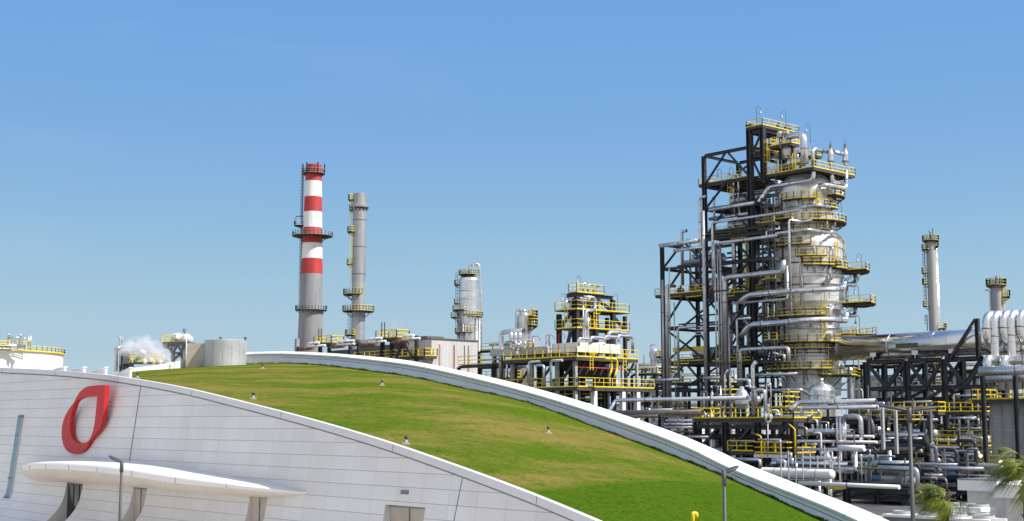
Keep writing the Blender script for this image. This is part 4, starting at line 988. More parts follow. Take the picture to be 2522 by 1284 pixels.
# ================================================================== middle structure
c0 = at(1421, 955, 168); MX, MY = c0.x, c0.y
mid = thing('fin_fan_structure', 'process structure of stacked yellow-railed decks with white fan boxes in the middle', 'process structure', (MX-6, MY+6, 0))
mx0 = onY(1215, 950, MY).x; my1 = onX(1611, 965, MX).y; my2 = onX(1568, 884, MX).y
z1, z2 = zat(953, 168), zat(879, 168)
deck_part(mid, mx0, MY, MX, my1, z1, 'yX', 1.2, .075); deck_part(mid, onY(1244, 885, MY).x, MY-.3, MX+.2, my2, z2, 'yX', 1.2, .075)
for px, y in ((1421, MY+.3), (1372, MY+.3), (1310, MY+.3), (1262, MY+.3)):
    x = onY(px, 920, y).x - (.3 if px == 1421 else 0); MB().ibeam((x, y, 0), (x, y, z2-.5), .42).build('post', 'pale_steel', mid)
for px in (1463, 1533, 1569): 
    y = onX(px, 980, MX-.3).y; MB().ibeam((MX-.3, y, 0), (MX-.3, y, z1-.5), .6).build('post', 'white_paint', mid)
    if px > 1500: MB().ibeam((MX-.3, y, z1), (MX-.3, y, z2-.5), .3).build('post', 'pale_steel', mid)
for k in range(3):
    x = MX-4-k*4; MB().ibeam((x, MY+5, 0), (x, MY+5, z2-.5), .45).build('post', 'black_steel', mid)
    MB().beam((x, MY+.6, z1+.2), (x+3, MY+.6, z2-.6), .25).build('brace', 'black_steel', mid)
for k in range(4):
    y = MY+.8+k*2.6; MB().beam((MX-.5, y, z2-2.2), (MX-.5, y+1.2, z2-.5), .2).build('brace', 'black_steel', mid); MB().beam((MX-.5, y+2.4, z2-.5), (MX-.5, y+1.2, z2-2.2), .2).build('brace', 'black_steel', mid)
# fan boxes on the deck
xe = onY(1362, 870, MY+.9).x; yr = onX(1529, 870, MX-.9).y; zt1, zt2 = zat(843, 169), 0
for k, (xa_, xb_, lab) in enumerate(((xe, MX-.9, 'white fan box on the deck corner, its right side in full sun'), (xe-6.5, xe-1.0, 'grey fan box behind the white corner box'), (xe-12.5, xe-7.2, 'grey fan box farthest left on the railed deck'))):
    h = (zt1, zt1-.25, zt1-.3)[k]
    t = thing('fan_box', lab, 'air cooler', ((xa_+xb_)/2, (MY+yr)/2, z2)); m = MB().box(xa_, MY+.9, z2+.75, xb_, yr, h); m.build('casing', 'white_paint' if k == 0 else 'pale_steel', t)
    for j in range(5): q = MY+.9 + (yr-MY-.9)*j/4; MB().box(xb_+.003, q-.07, z2+.75, xb_+.05, q+.07, h-.02).build('rib', 'pale_steel', t)
    for j in range(3): q = xa_+(xb_-xa_)*j/2; MB().box(q-.06, MY+.84, z2+.75, q+.06, MY+.897, h-.02).build('rib', 'pale_steel', t)
    for xx in (xa_+.3, xb_-.3):
        for yy in (MY+1.2, yr-.3): MB().beam((xx, yy, z2), (xx, yy, z2+.75), .2).build('leg', 'pale_steel', t)
m = MB(); q = [(xe, MY+1.2, z2-.5), (MX-1, MY+1.2, z2-.5), (MX-2.5, MY+3, z2-2.6), (xe+1.5, MY+3, z2-2.6)]; m.prism(q, EY*(yr-MY-4)); solo(m, 'fan_hopper', 'brown_pipe', 'brown grey hopper hanging between the two railed decks', 'hopper')
GW = 'white U pipes on the fan boxes'
for k, (pa, pb, pt, pl, pr, D) in enumerate(((1425, 1452, 834, 850, 846, 169.5), (1455, 1484, 831, 846, 838, 171), (1490, 1520, 829, 844, 836, 172.5), (1522, 1558, 827, 842, 870, 174))):
    pipe('white_elbow_pipe', ('first', 'second', 'third', 'fourth and longest')[k] + ' white staple pipe from the left on the corner fan box', .26, path((pa, pl, D), 'z%g' % pt, 'y%g' % pb, 'z%g' % pr), 'clad_bright', GW)
pipe('white_elbow_pipe', 'fat white pipe arched behind the row of staple pipes', .4, path((1499, 838, 178), 'z819', 'y1546', 'z840'), 'clad_bright')
# black upper frame
k0 = at(1421, 842, 177); KX, KY = k0.x, k0.y
uf = thing('braced_tower', 'black three-storey steel frame with yellow railings behind the white fan box', 'steel frame', (KX-3, KY+5, 0))
kx0 = onY(1377, 800, KY).x; ky1 = onX(1539, 800, KX).y; kym = onX(1509, 760, KX).y; kyc = onX(1467, 760, KX).y
zA, zB, zC = zat(808, 177), zat(762, 177), zat(722, 177)
for x, y, z in ((kx0, KY, zB), (KX, KY, zC), (KX, kyc, zC), (KX, kym, zC), (KX, ky1, zB), (kx0, ky1, zB), (kx0, kym, zC), (kx0+1.5, KY+1.5, zC)): MB().ibeam((x, y, 0), (x, y, z-.47), .55 if y != ky1 else .42).build('post', 'black_steel', uf)
for z in (zA, zB): deck_part(uf, kx0-.4, KY-.4, KX+.4, ky1+.5, z, 'xXyY', 1.2, .065, joists=False)
MB().ibeam((KX, KY, zC-.25), (KX, kym, zC-.25), .5).build('beam', 'black_steel', uf); MB().ibeam((kx0+1.5, KY, zC-.25), (KX, KY, zC-.25), .5).build('beam', 'black_steel', uf)
dxl = onY(1404, 720, KY).x; dyr = onX(1484, 720, KX).y
deck_part(uf, dxl, KY-.3, KX+.3, dyr, zC+.1, 'xXyY', 1.2, .065, joists=False)
for y0_, y1_, za_, zb_ in ((KY, kyc, zB+.1, zC-.5), (kym, kyc, zB+.1, zC-.5), (KY+.4, kyc, 12, zA-.5), (kyc, kym, 10, zA-.5), (ky1, kym, zA+.1, zB-.5)): MB().beam((KX, y0_, za_), (KX, y1_, zb_), .36).build('brace', 'black_steel', uf)
for za_, zb_ in ((zA+.1, zB-.5), (14, zA-.5)): MB().beam((kx0+.2, KY, za_), ((kx0+KX)/2+.5, KY, zb_), .36).build('brace', 'black_steel', uf)
ladder_part(uf, (KX+.7, kyc-.8, zA), zB-zA+1, EX); ladder_part(uf, (KX+.7, KY+1, zat(842, 177)), 3.6, EX); ladder_part(uf, (kx0+2, KY-.6, zA), zB-zA, -EY, cage=False)
pipe('drop_pipe', 'silver pipe zigzagging down the front of the black three-storey frame', .24, path((1437, 731, 172), 'y1466', 'z757', (1461, 766, 172.6), 'y1443', 'z842'), 'clad_bright')
pipe('drop_pipe', 'slim silver pipe straight down beside the zigzag one', .17, path((1449, 842, 173), 'z772'), 'clad_bright')
pipe('drop_pipe', 'thin grey pipe left of the zigzag pipe', .12, path((1437, 842, 173), 'z740'), 'clad')
for k in range(3): drum('frame_drum', ('silver drum on the second storey of the black three-storey frame', 'silver drum on the first storey of the black three-storey frame', 'small silver drum low inside the black three-storey frame')[k], (KX-3, KY+4, (zA, zB, zat(842, 177))[k]+1.6), .8, 4, 'y')
for k, (px, py) in enumerate(((1436, 716), (1448, 716), (1462, 716))): pipe('vent_pipe', ('left', 'middle', 'right')[k] + ' little white vent hook on top of the black three-storey frame', .22, path((px, 722, 179), 'z%g' % (698+k*3), 'y%g' % (px+12)), 'clad_bright', flange=False)
pipe('vent_pipe', 'white loop pipe left on the second storey of the black frame', .22, path((1393, 760, 177), 'z742', 'y1406', 'z758'), 'clad_bright', flange=False)
for px, py, D, lab in ((1430, 719, 178, 'tall lamp on the left of the black three-storey frame'), (1521, 762, 180, 'lamp right on the second storey of the black frame'), (1392, 762, 176, 'lamp left on the second storey of the black frame'), (1355, 880, 170, 'lamp at the front edge of the fan box deck'), (1301, 882, 171, 'lamp left on the fan box deck')): hook_lamp(at(px, py, D), 'gooseneck ' + lab).scale = (.7, .7, .8)
for k, (px, pt, pb, pr) in enumerate(((1311, 829, 878, 1331), (1345, 826, 878, 1366), (1376, 824, 870, 1391))): pipe('fire_monitor_pipe', 'red sprinkler pipe bent right, %s of three above the fan deck' % ('leftmost', 'middle', 'rightmost')[k], .055, path((px, pb, 168), 'z%g' % pt, 'x%g' % (px+14), (pr, pt+10, 167)), 'red_paint', flange=False, n=6)
pipe('fire_main', 'red pipe running across between the two railed decks', .09, path((1424, 905, 167), 'y1540'), 'red_paint'); 
for k, px in enumerate((1507, 1520)): pipe('yellow_chute', ('left', 'right')[k] + ' curved yellow handrail pipe below the fan deck', .16, path((px-16, 884, 168), 'y%g' % px, 'z908', (px-6, 928, 168)), 'yellow_paint', flange=False, bend=1.2)
for k, px in enumerate((1457, 1539)): 
    p = at(px, 912 if k == 0 else 914, 167.2); t = thing('access_ladder', ('left', 'right')[k] + ' caged yellow ladder below the fan deck', 'ladder', p); ladder_part(t, p, 2.6, EX)
for k, (px, pt, pr, mat) in enumerate(((1303, 892, 1330, 'clad'), (1357, 889, 1385, 'pale_steel'), (1340, 900, 1320, 'clad'))): pipe('deck_pipe', ('silver pipe bent left under the fan deck', 'pale pipe bent right under the fan deck', 'short silver pipe between the deck posts')[k], .22, path((px, 950, 169), 'z%g' % pt, 'x%g' % pr), mat)
# tall bent pipe, small column, valve group left of the structure
pipe('bent_pipe', 'big silver pipe rising from behind the parapet and bending right', .42, path((1234, 960, 182), 'z819', 'x1290'), 'clad_bright', n=16)
pipe('bent_pipe', 'slim silver upright pipe right of the big bent one', .2, path((1249, 945, 180), 'z888', ), 'clad_bright')
p = at(1292, 800, 232); t = thing('stripper_column', 'small silver column with a looped top pipe left of the black frame', 'column', (p.x, p.y, 0)); z = lambda py: zat(py, 232)
MB().lathe((p.x, p.y, 0), [(1.2, 0), (1.2, z(778)), (.9, z(772)), (.01, z(768))], 24).build('shell', 'clad', t); MB().tube([(p.x, p.y, z(770)), (p.x, p.y, z(764)), V((p.x, p.y, z(764))) - RT*1.4, V((p.x, p.y, 0)) - RT*1.4], .3, 10).build('overhead_line', 'clad', t)
ring_part(t, p.x, p.y, z(780), 1.2, 2.3, 40, 200, t=.11); ring_part(t, p.x, p.y, z(802), 1.2, 2.3, 30, 120, t=.11); ladder_part(t, (p.x+1.3, p.y+.5, z(815)), z(765)-z(815), EX)
for k in range(3):
    p = at(1259 + k*11, 858, 176); t = thing('relief_valve', ('left', 'middle', 'right')[k] + ' silver bulbous valve in the row behind the bent pipe', 'valve', p)
    MB().lathe(p, [(.14, 0), (.14, .8), (.26, 1.0), (.32, 1.4), (.26, 1.8), (.12, 2.1), (.1, 2.6)], 14).build('bonnet', 'clad_bright', t); MB().tube([p + EZ*.9, p + EZ*.9 + EX*1.0, p + EX*1.0 - EZ*.4], .16, 10).build('outlet', 'clad', t)

# ================================================================== furnace house with the pipes along its dark side
h0 = at(1062, 905, 215); HX, HY = h0.x, h0.y
ht = zat(835, 215); hx0 = onY(742, 850, HY).x; hy1 = onX(1176, 850, HX).y
fh = thing('furnace_house', 'long furnace house, pale corrugated end in the sun and a dark side in shade', 'building', ((HX+hx0)/2, (HY+hy1)/2, 0))
m = MB().box(HX-6, HY, 0, HX, hy1, ht); n = 34
for k in range(n): y = HY + .1 + (hy1-HY-.2)*k/(n-1); m.box(HX+.002, y-.08, 0, HX+.035, y+.08, ht-.05)
m.build('corrugated_wall', 'sheet_pale', fh)
MB().box(HX-6.2, HY-.2, ht, HX+.2, hy1+.2, ht+.18).build('roof', 'grey_steel', fh)
for px in (1083, 1119, 1154): y = onX(px, 860, HX+.12).y; MB().tube([(HX+.2, y, 0), (HX+.2, y, ht-1.1), (HX+.1, y, ht-.8)], .06, 8).build('downpipe', 'red_paint', fh)
zs_ = [zat(q, 225) for q in (834, 840, 845, 850)]
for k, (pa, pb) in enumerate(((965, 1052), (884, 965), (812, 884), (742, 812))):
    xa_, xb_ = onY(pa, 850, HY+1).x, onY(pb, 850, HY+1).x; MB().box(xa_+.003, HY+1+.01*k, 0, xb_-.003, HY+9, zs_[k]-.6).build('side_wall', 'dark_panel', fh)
MB().box(onY(837, 830, HY+2).x, HY+1.5, zat(834, 226)-.5, onY(890, 830, HY+2).x, HY+6, zat(830, 226)).build('roof_hood', 'grey_steel', fh)
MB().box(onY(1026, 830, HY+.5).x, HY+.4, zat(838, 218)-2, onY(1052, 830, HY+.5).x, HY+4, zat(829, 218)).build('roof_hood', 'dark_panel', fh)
GZ = 'white hairpin pipes on the dark side of the furnace house'
for k, (pl, pu, pd, yt, yb) in enumerate(((760, 786, 801, 844, 854), (832, 872, 873, 839, 850), (909, 940, 950, 833, 843.5), (993, 1019, 1034, 826, 836.5))):
    pipe('hairpin_pipe', 'white hairpin pipe, %s along the furnace house' % ('lowest and leftmost', 'second from the left', 'third from the left', 'highest and rightmost')[k], .24, path((pu, yt, 214 + (3-k)*5), 'x%g' % pl, 'z%g' % yb, 'x%g' % pd), 'white_paint', GZ)
for k, (pa, pb, py) in enumerate(((738, 771, 859), (813, 848, 854), (886, 925, 849), (966, 1008, 842))):
    pipe('rusty_header', 'rust brown header pipe left of the %s hairpin' % ('lowest', 'second', 'third', 'highest')[k], .36, path((pa, py+1.5, 214 + (3-k)*5), 'x%g' % pb), 'rust_brown', 'rusty headers along the furnace house')
for k, px in enumerate((735, 789, 811, 863, 884, 941, 965, 1026)):
    p = onY(px, 845, HY-1.2); solo(MB().ibeam((p.x, p.y, 0), (p.x, p.y, zat((846, 846, 846, 838, 838, 832, 832, 829)[k], 232 - k*2)), .5), 'pipe_support_post', 'black_steel', ('leftmost black post of the pipe run along the dark wall', 'black post under the left yellow balcony, left one', 'black post under the left yellow balcony, right one', 'black post between second and third hairpin pipes, left one', 'black post between second and third hairpin pipes, right one', 'black post under the right yellow balcony, left one', 'black post under the right yellow balcony, right one', 'black post just left of the corrugated end wall')[k], 'post', 'black posts along the furnace house')
for k, (pa, pb, py, yy) in enumerate(((787, 830, 846, HY-.6), (940, 991, 833, HY-.9), (1028, 1060, 878, HY-.9))):
    xa_, xb_ = onY(pa, py, yy).x, onY(pb, py, yy).x; zz = onY((pa+pb)/2, py, yy).z
    t = thing('railed_balcony', ('left', 'middle, highest', 'right, lowest')[k] + ' yellow railed balcony along the furnace house', 'platform', ((xa_+xb_)/2, yy, zz), 'yellow balconies along the furnace house'); deck_part(t, xa_, yy-1.2, xb_, yy+1.4, zz, 'xXyY', 1.25, .12)
    for dx in (.33, .47): MB().beam((xa_+(xb_-xa_)*dx, yy-1.4, zz-2), (xa_+(xb_-xa_)*dx, yy-1.4, zz+2.6), .12).build('davit', 'black_steel', t)
t = thing('walkway', 'long yellow railed walkway low along the dark side of the furnace house', 'walkway', (onY(960, 880, HY-.5).x, HY-.5, zat(884, 220))); deck_part(t, onY(880, 880, HY-.5).x, HY-1.2, onY(1027, 880, HY-.5).x, HY+.9, zat(881, 222), 'y', 1.2, .1)
bs = thing('wind_brace', 'black A-shaped brace in front of the dark furnace wall', 'brace', at(994, 882, 216)); a = at(975, 882, 218); b_ = onY(989, 847, a.y); c_ = onY(1000, 847, a.y); d_ = onY(1016, 882, a.y)
MB().beam(a, b_, .4).build('strut', 'black_steel', bs); MB().beam(c_, d_, .4).build('strut', 'black_steel', bs); MB().beam(b_ + EZ*.2, c_ + EZ*.2, .4).build('tie', 'black_steel', bs)

# ================================================================== chimney, stacks, far columns
def cz(D): return lambda py: zat(py, D)
D = 450.; p = at(764.5, 860, D); z = cz(D); u = D/3260
ch = thing('striped_chimney', 'tallest chimney, red and white bands above a grey concrete shaft', 'chimney', (p.x, p.y, 0))
rad = lambda zz: smooth([0, z(860), z(640), z(407)], [36*u, 32*u, 25.7*u, 19.6*u], zz)
bands = [(407, 447.5, 'stack_red'), (447.5, 486, 'stack_white'), (486, 523, 'stack_red'), (523, 562, 'stack_white'), (562, 600, 'stack_red'), (600, 638, 'stack_white'), (638, 676, 'stack_red'), (676, None, 'concrete')]
cols = {}
for a, b_, mt in bands:
    z0_, z1_ = (0 if b_ is None else z(b_)), z(a); n = 6
    MB().lathe((p.x, p.y, 0), [(rad(z0_+(z1_-z0_)*i/n), z0_+(z1_-z0_)*i/n) for i in range(n+1)], 48).build('shaft_band' if b_ else 'shaft', mt, ch)
MB().lathe((p.x, p.y, z(407)), [(rad(z(407)), 0), (rad(z(407))-.6, .02), (rad(z(407))-.6, -5)], 48).build('flue', 'black_steel', ch)
lean = lambda py: p
for py, ro in ((428, 28), (582, 50), (764, 39)): ring_part(ch, p.x, p.y, z(py), rad(z(py)), ro*u, -180, 180, 1.5, .11, rail='pale_steel', name='gallery')
ring_part(ch, p.x, p.y, z(556), rad(z(556)), 46*u, -125, -65, 1.5, .11, rail='pale_steel', name='gallery')
ladder_part(ch, (p.x - rad(z(700))*.9, p.y - rad(z(700))*.55, z(764)), z(407)-z(764), (-.8, -.5, 0), 'grey_steel', .6, .14)
for k, a in enumerate((-90, -30, 30, 90)): A = ang(a); MB().beam((p.x + 27*u*math.cos(A), p.y + 27*u*math.sin(A), z(428)), (p.x + 27*u*math.cos(A), p.y + 27*u*math.sin(A), z(404)), .35).build('beacon', 'black_steel', ch)
q = V((p.x, p.y, z(556))) - RT*42*u; MB().tube([q, q + EZ*3.2, q + EZ*3.2 + RT*3.6], .16, 6).build('davit', 'grey_steel', ch)
MB().box(p.x-.6, p.y-rad(3)-1, 0, p.x+.6, p.y-rad(30)-.2, z(836)).build('flue_port', 'concrete', ch)
D = 360.; p = at(882, 800, D); z = cz(D); u = D/3260
stk = thing('steel_stack', 'slender grey steel stack right of the striped chimney', 'stack', (p.x, p.y, 0))
MB().lathe((p.x, p.y, 0), [(19*u, 0), (17*u, z(830)), (17*u, z(516)), (20, 0)][:3], 36).build('shaft', 'steel_stack', stk)
MB().lathe((p.x, p.y, 0), [(17.6*u, z(512)), (23*u, z(512)), (23*u, z(505)), (17.4*u, z(503)), (17.4*u, z(478)), (16.6*u, z(477.5)), (16.6*u, z(490))], 36).build('cap', 'steel_stack', stk)
for py in (543, 609, 676): MB().lathe((p.x, p.y, z(py)), [(17*u, -.12), (17.5*u, -.12), (17.5*u, .12), (17*u, .12)], 36).build('seam_band', 'grey_steel', stk)
for k in range(10): A = 2*math.pi*k/10; MB().beam((p.x + 17*u*math.cos(A), p.y + 17*u*math.sin(A), z(520)), (p.x + 21*u*math.cos(A), p.y + 21*u*math.sin(A), z(512)), .3).build('cap_gusset', 'grey_steel', stk)
ring_part(stk, p.x, p.y, z(726), 17*u, 38*u, -180, 20, 1.5, .1); ring_part(stk, p.x, p.y, z(767), 17*u, 39*u, -180, 180, 1.5, .1)
for py, a0, a1, ro in ((493, -110, -60, 29), (518, -115, -70, 26), (572, -110, -40, 30), (651, -110, -70, 30), (826, -110, -20, 32)): ring_part(stk, p.x, p.y, z(py), 17*u, ro*u, a0, a1, 1.5, .1)
for a, p0, p1 in ((-72, 572, 480), (-68, 700, 640), (-95, 826, 767), (-60, 651, 572)): A = ang(a); ladder_part(stk, (p.x + 20*u*math.cos(A), p.y + 20*u*math.sin(A), z(p0)), z(p1)-z(p0), (math.cos(A), math.sin(A), 0), 'yellow_paint' if p0 < 720 else 'grey_steel', .5, .06)
D = 420.; p = at(1156, 800, D); z = cz(D); u = D/3260
tw = thing('silver_column', 'shiny silver column with a hooked pipe at its dome, beside the corrugated wall', 'column', (p.x, p.y, 0))
MB().lathe((p.x, p.y, 0), [(25*u, 0), (25*u, z(780)), (27*u, z(776)), (27*u, z(692)), (25*u, z(686)), (19*u, z(681)), (8*u, z(678)), (.01, z(677))], 40).build('shell', 'clad_bright', tw)
for py in (718, 739, 767, 800): MB().lathe((p.x, p.y, z(py)), [(26.8*u, -.14), (27.6*u, -.14), (27.6*u, .14), (26.8*u, .14)], 40).build('girth_band', 'pale_steel', tw)
q = V((p.x, p.y, 0)); MB().tube([q + EZ*z(678), q + EZ*z(650), q + EZ*z(650) + RT*24.5*u, q + RT*25.5*u + EZ*z(690), q + RT*28*u + EZ*z(700), q + RT*28*u], 3.6*u, 14, 1.6).build('overhead_line', 'clad_bright', tw)
ring_part(tw, p.x, p.y, z(677), 3*u, 27*u, -180, 60, 1.5, .1)
for py, a0, a1, ro in ((702, -110, -70, 38), (748, -115, -75, 38), (765, -130, -20, 42), (780, -10, 100, 33), (782, -120, -80, 46), (820, -130, 20, 36)): ring_part(tw, p.x, p.y, z(py), 26*u, ro*u, a0, a1, 1.5, .1)
for a, p0, p1 in ((-85, 748, 672), (-40, 820, 765), (-85, 820, 775)): A = ang(a); ladder_part(tw, (p.x + 30*u*math.cos(A), p.y + 30*u*math.sin(A), z(p0)), z(p1)-z(p0), (math.cos(A), math.sin(A), 0), 'grey_steel', .6, .1)
for k, a in enumerate((-80, -60, 40, 60, -30)): A = ang(a); MB().tube([(p.x + 29*u*math.cos(A), p.y + 29*u*math.sin(A), 0), (p.x + 29*u*math.cos(A), p.y + 29*u*math.sin(A), z((770, 790, 785, 782, 800)[k]))], 1.8*u, 8).build('side_pipe', 'clad', tw)
D = 380.; p = at(2296, 700, D); z = cz(D); u = D/3260
rc = thing('slim_column', 'slim far column with platforms up its left side, above the giant duct', 'column', (p.x, p.y, 0))
MB().lathe((p.x, p.y, 0), [(11.5*u, 0), (11.5*u, z(597)), (9*u, z(592)), (.01, z(590))], 24).build('shell', 'stack_grey', rc)
for dx in (10.5, 13): MB().tube([V((p.x, p.y, 0)) + RT*dx*u - FH*6*u, V((p.x, p.y, z(602))) + RT*dx*u - FH*6*u], 1.5*u, 8).build('side_pipe', 'clad_bright', rc)
ring_part(rc, p.x, p.y, z(593), 3*u, 20*u, -180, 180, 1.5, .11)
for py, a0, a1, ro in ((615, -120, -40, 22), (607, 40, 100, 19), (672, -110, -75, 24), (699, -110, -75, 24), (754, -110, -70, 24), (810, 40, 110, 30)): ring_part(rc, p.x, p.y, z(py), 11*u, ro*u, a0, a1, 1.5, .11)
for p0, p1 in ((672, 615), (754, 672), (815, 775)): A = ang(-92); ladder_part(rc, (p.x + 16*u*math.cos(A), p.y + 16*u*math.sin(A), z(p0)), z(p1)-z(p0), (math.cos(A), math.sin(A), 0), 'grey_steel', .6, .1)
MB().tube([(p.x, p.y, z(592)), (p.x, p.y, z(572)), V((p.x, p.y, z(570))) - RT*4*u], .2, 6).build('davit', 'grey_steel', rc); MB().beam(V((p.x, p.y, z(592))) + RT*6*u, V((p.x, p.y, z(562))) + RT*6*u, .2).build('mast', 'grey_steel', rc)
D = 300.; p = at(2455, 740, D); z = cz(D); u = D/3260
rc = thing('short_column', 'short grey column top with a yellow platform, above the silver loop pipes', 'column', (p.x, p.y, 0))
MB().lathe((p.x, p.y, 0), [(14*u, 0), (14*u, z(708)), (18*u, z(705)), (18*u, z(702)), (.01, z(701))], 24).build('shell', 'stack_grey', rc)
ring_part(rc, p.x, p.y, z(703), 3*u, 24*u, -180, 180, 1.5, .1); ring_part(rc, p.x, p.y, z(732), 14*u, 32*u, 50, 120, 1.5, .1)
MB().tube([V((p.x, p.y, 0)) - RT*17*u, V((p.x, p.y, z(716))) - RT*17*u, V((p.x, p.y, z(714))) - RT*28*u], 1.8*u, 8).build('side_pipe', 'clad', rc)
A = ang(60); ladder_part(rc, (p.x + 16*u*math.cos(A), p.y + 16*u*math.sin(A), z(770)), z(700)-z(770), (math.cos(A), math.sin(A), 0), 'yellow_paint', .6, .1)
for dx, py in ((-14, 688), (1, 679), (10, 683)): MB().beam(V((p.x, p.y, z(703))) + RT*dx*u, V((p.x, p.y, z(py))) + RT*dx*u, .22).build('mast', 'grey_steel', rc)
# ================================================================== on the roof
def quad(m, pts): o = len(m.v); m.v += [V(p) for p in pts]; m.face([o+i for i in range(len(pts))])
SKL = [(131, 158, 912.5, 906, 'farthest left and smallest'), (173, 206, 915.5, 906.5, 'second from the left'), (222, 259, 919, 907, 'third from the left'), (282, 320, 927, 908, 'nearest the turf and largest')]
for k, (pl, pr, yl, yr_, lab) in enumerate(SKL):
    y = Y0 + .55 - sk(9.8); a = onY(pl, yl, y); b_ = onY(pr, yr_, y); zb = ztop(b_.x) - 1.2
    t = thing('roof_skylight', 'white wedge-shaped roof skylight, ' + lab, 'skylight', ((a.x+b_.x)/2, y, zb), 'sawtooth skylights on the white roof')
    m = MB(); m.prism([(a.x, y, zb), (b_.x, y, zb), (b_.x, y, b_.z), (a.x, y, a.z)], EY*.14); m.build('housing', 'white_paint', t)
    m = MB(); m.prism([(a.x-.06, y-.05, a.z+.005), (b_.x+.06, y-.05, b_.z+.005), (b_.x+.06, y-.05, b_.z+.075), (a.x-.06, y-.05, a.z+.055)], EY*.24); m.build('cap', 'coping_white', t)
    m = MB(); xa2 = a.x - 1.25 if k < 3 else a.x - 1.3; za2 = a.z - .42
    m.prism([(xa2, y+.8, zb-.2), (a.x-.02, y+.8, zb-.2), (a.x-.02, y+.8, a.z-.05), (xa2, y+.8, za2)], EY*.1); m.build('glazing', 'beige_door', t)
DR = 121.; a, b_ = at(459, 902, DR), at(505, 902, DR); zt = zat(846, DR); t = thing('roof_block', 'taupe box standing on the turf crest left of the pale drum', 'roof box', (a+b_)/2)
dd = (b_-a).normalized(); nn_ = V((-dd.y, dd.x, 0)); nn_ = nn_ if nn_.dot(FH) > 0 else -nn_
MB().prism([a - EZ*1.2, b_ - EZ*1.2, V((b_.x, b_.y, zt)), V((a.x, a.y, zt))], nn_*3.2).build('casing', 'beige_door', t)
MB().prism([a - nn_*.08 + EZ*.0 + dd*1.12, a - nn_*.08 + dd*1.7, V((a.x, a.y, zat(884, DR))) + dd*1.7 - nn_*.08, V((a.x, a.y, zat(890, DR))) + dd*1.12 - nn_*.08], nn_*.07).build('louvre', 'stack_grey', t)
c = at(554, 900, DR + .3); u = DR/3260; t = thing('roof_drum', 'pale round metal drum standing on the turf crest', 'roof drum', c)
MB().lathe((c.x, c.y, c.z-1), [(50.5*u, 0), (50.5*u, zat(839, DR)-c.z+1), (49.5*u, zat(838, DR)-c.z+1), (.01, zat(837.6, DR)-c.z+1)], 56).build('casing', 'pale_steel', t)
for k in range(9): A = ang(-90 + k*24); MB().beam((c.x + 50.6*u*math.cos(A), c.y + 50.6*u*math.sin(A), c.z-1), (c.x + 50.6*u*math.cos(A), c.y + 50.6*u*math.sin(A), zat(839, DR)), .022).build('seam', 'stack_grey', t)
for px in (543, 604): p = at(px, 838.5, DR); MB().tube([p, p + EZ*.18], .06, 6).cbox(p + EZ*.22, .22, .16, .12).build('camera_head', 'black_steel', t)
p = at(457.5, 904, 120); solo(MB().tube([p, V((p.x, p.y, zat(824, 120)))], .05, 6), 'flag_pole', 'white_paint', 'thin white mast at the left edge of the taupe roof box', 'mast')
# little floodlights in the turf
proto = None
for px, py, lab in ((1003, 1097, 'nearest to the front wall, lowest one'), (1347, 1060, 'farthest right, near the parapet'), (945, 953, 'in the middle of the upper slope'), (625, 983, 'near the front edge left of the middle'), (645, 909, 'high up by the drum'), (340, 931, 'at the left end next to the skylights'), (414, 908, 'farthest left on the crest')):
    p = lawn_hit(px, py) + EZ*.02
    if proto is None:
        proto = thing('turf_floodlight', '', 'floodlight', (0, 0, 0), 'small floodlights set in the turf')
        MB().box(-.19, -.13, -.1, .19, .13, .035).build('base_slab', 'pale_steel', proto)
        MB().tube([(0, 0, .05), (0, 0, .2)], .035, 8).lathe((0, 0, .05), [(.09, 0), (.075, .09), (.0, .1)], 10).build('stem', 'pale_steel', proto)
        MB().lathe((0, 0, .2), [(.0, 0), (.075, .01), (.085, .1), (.06, .15), (0, .16)], 10).build('lamp_head', 'black_steel', proto); o = proto
    else: o = copy_tree(proto)
    o.location = p; o.rotation_euler.z = math.atan2(RT.y, RT.x) + .1; o.scale = (.9, .9, .9); o['label'] = 'small black floodlight in the turf, ' + lab
# ================================================================== street lamps, post, palms
def street_lamp(px, pyb, pyt, D, heads, lab, r0=.06):
    top = at(px, pyt, D); t = thing('street_lamp', lab, 'lamp', (top.x, top.y, 0), 'slim grey street lamps with leaf-shaped heads')
    MB().tube([(top.x, top.y, 0), top], r0*1.35, 10, taper=r0*.8).build('pole', 'lamp_grey', t); MB().tube([top - EZ*.35, top + EZ*.08], r0*1.2, 10).build('collar', 'lamp_grey', t)
    for hx, hy, L in heads:
        e = at(hx, hy, D + L); d = e - top; m = MB(); n = 12; s_ = d.cross(EZ).normalized(); upv = s_.cross(d).normalized()
        st = []
        for i in range(n+1):
            q = i/n; wd = .02 + .15*math.sin(math.pi*min(1, q*.93+.04))**.8; th = .012 + .045*math.sin(math.pi*(q*.9+.05)); c = top + d*q
            st.append([c + s_*wd*math.cos(2*math.pi*k/10) + upv*th*math.sin(2*math.pi*k/10) for k in range(10)])
        loft(m, st, True, True); m.face(range(10)); m.face([len(m.v)-1-k for k in range(10)]); h = m.build('lamp_head', 'lamp_grey', t)
        g_ = MB(); o_ = [top + d*(.25 + .6*k/6) for k in range(7)]; g = []
        for k, c in enumerate(o_): w2 = .09*math.sin(math.pi*(k+1)/8); g.append([c + s_*w2 - upv*.056, c - s_*w2 - upv*.056, c - s_*w2 - upv*.066, c + s_*w2 - upv*.066])
        loft(g_, g, True, False); g_.build('lens', 'white_paint', h)
street_lamp(300, 1284, 1140, 52, [(269, 1123, .25)], 'single-headed street lamp in front of the entrance canopy')
street_lamp(1783, 1284, 1166, 39, [(1818, 1148, .25)], 'single-headed street lamp standing before the lower turf')
street_lamp(2239, 1284, 1011, 40, [(2163, 999, .15), (2314, 1002, .15)], 'taller twin-headed street lamp on the right, before the steel trestle', .07)
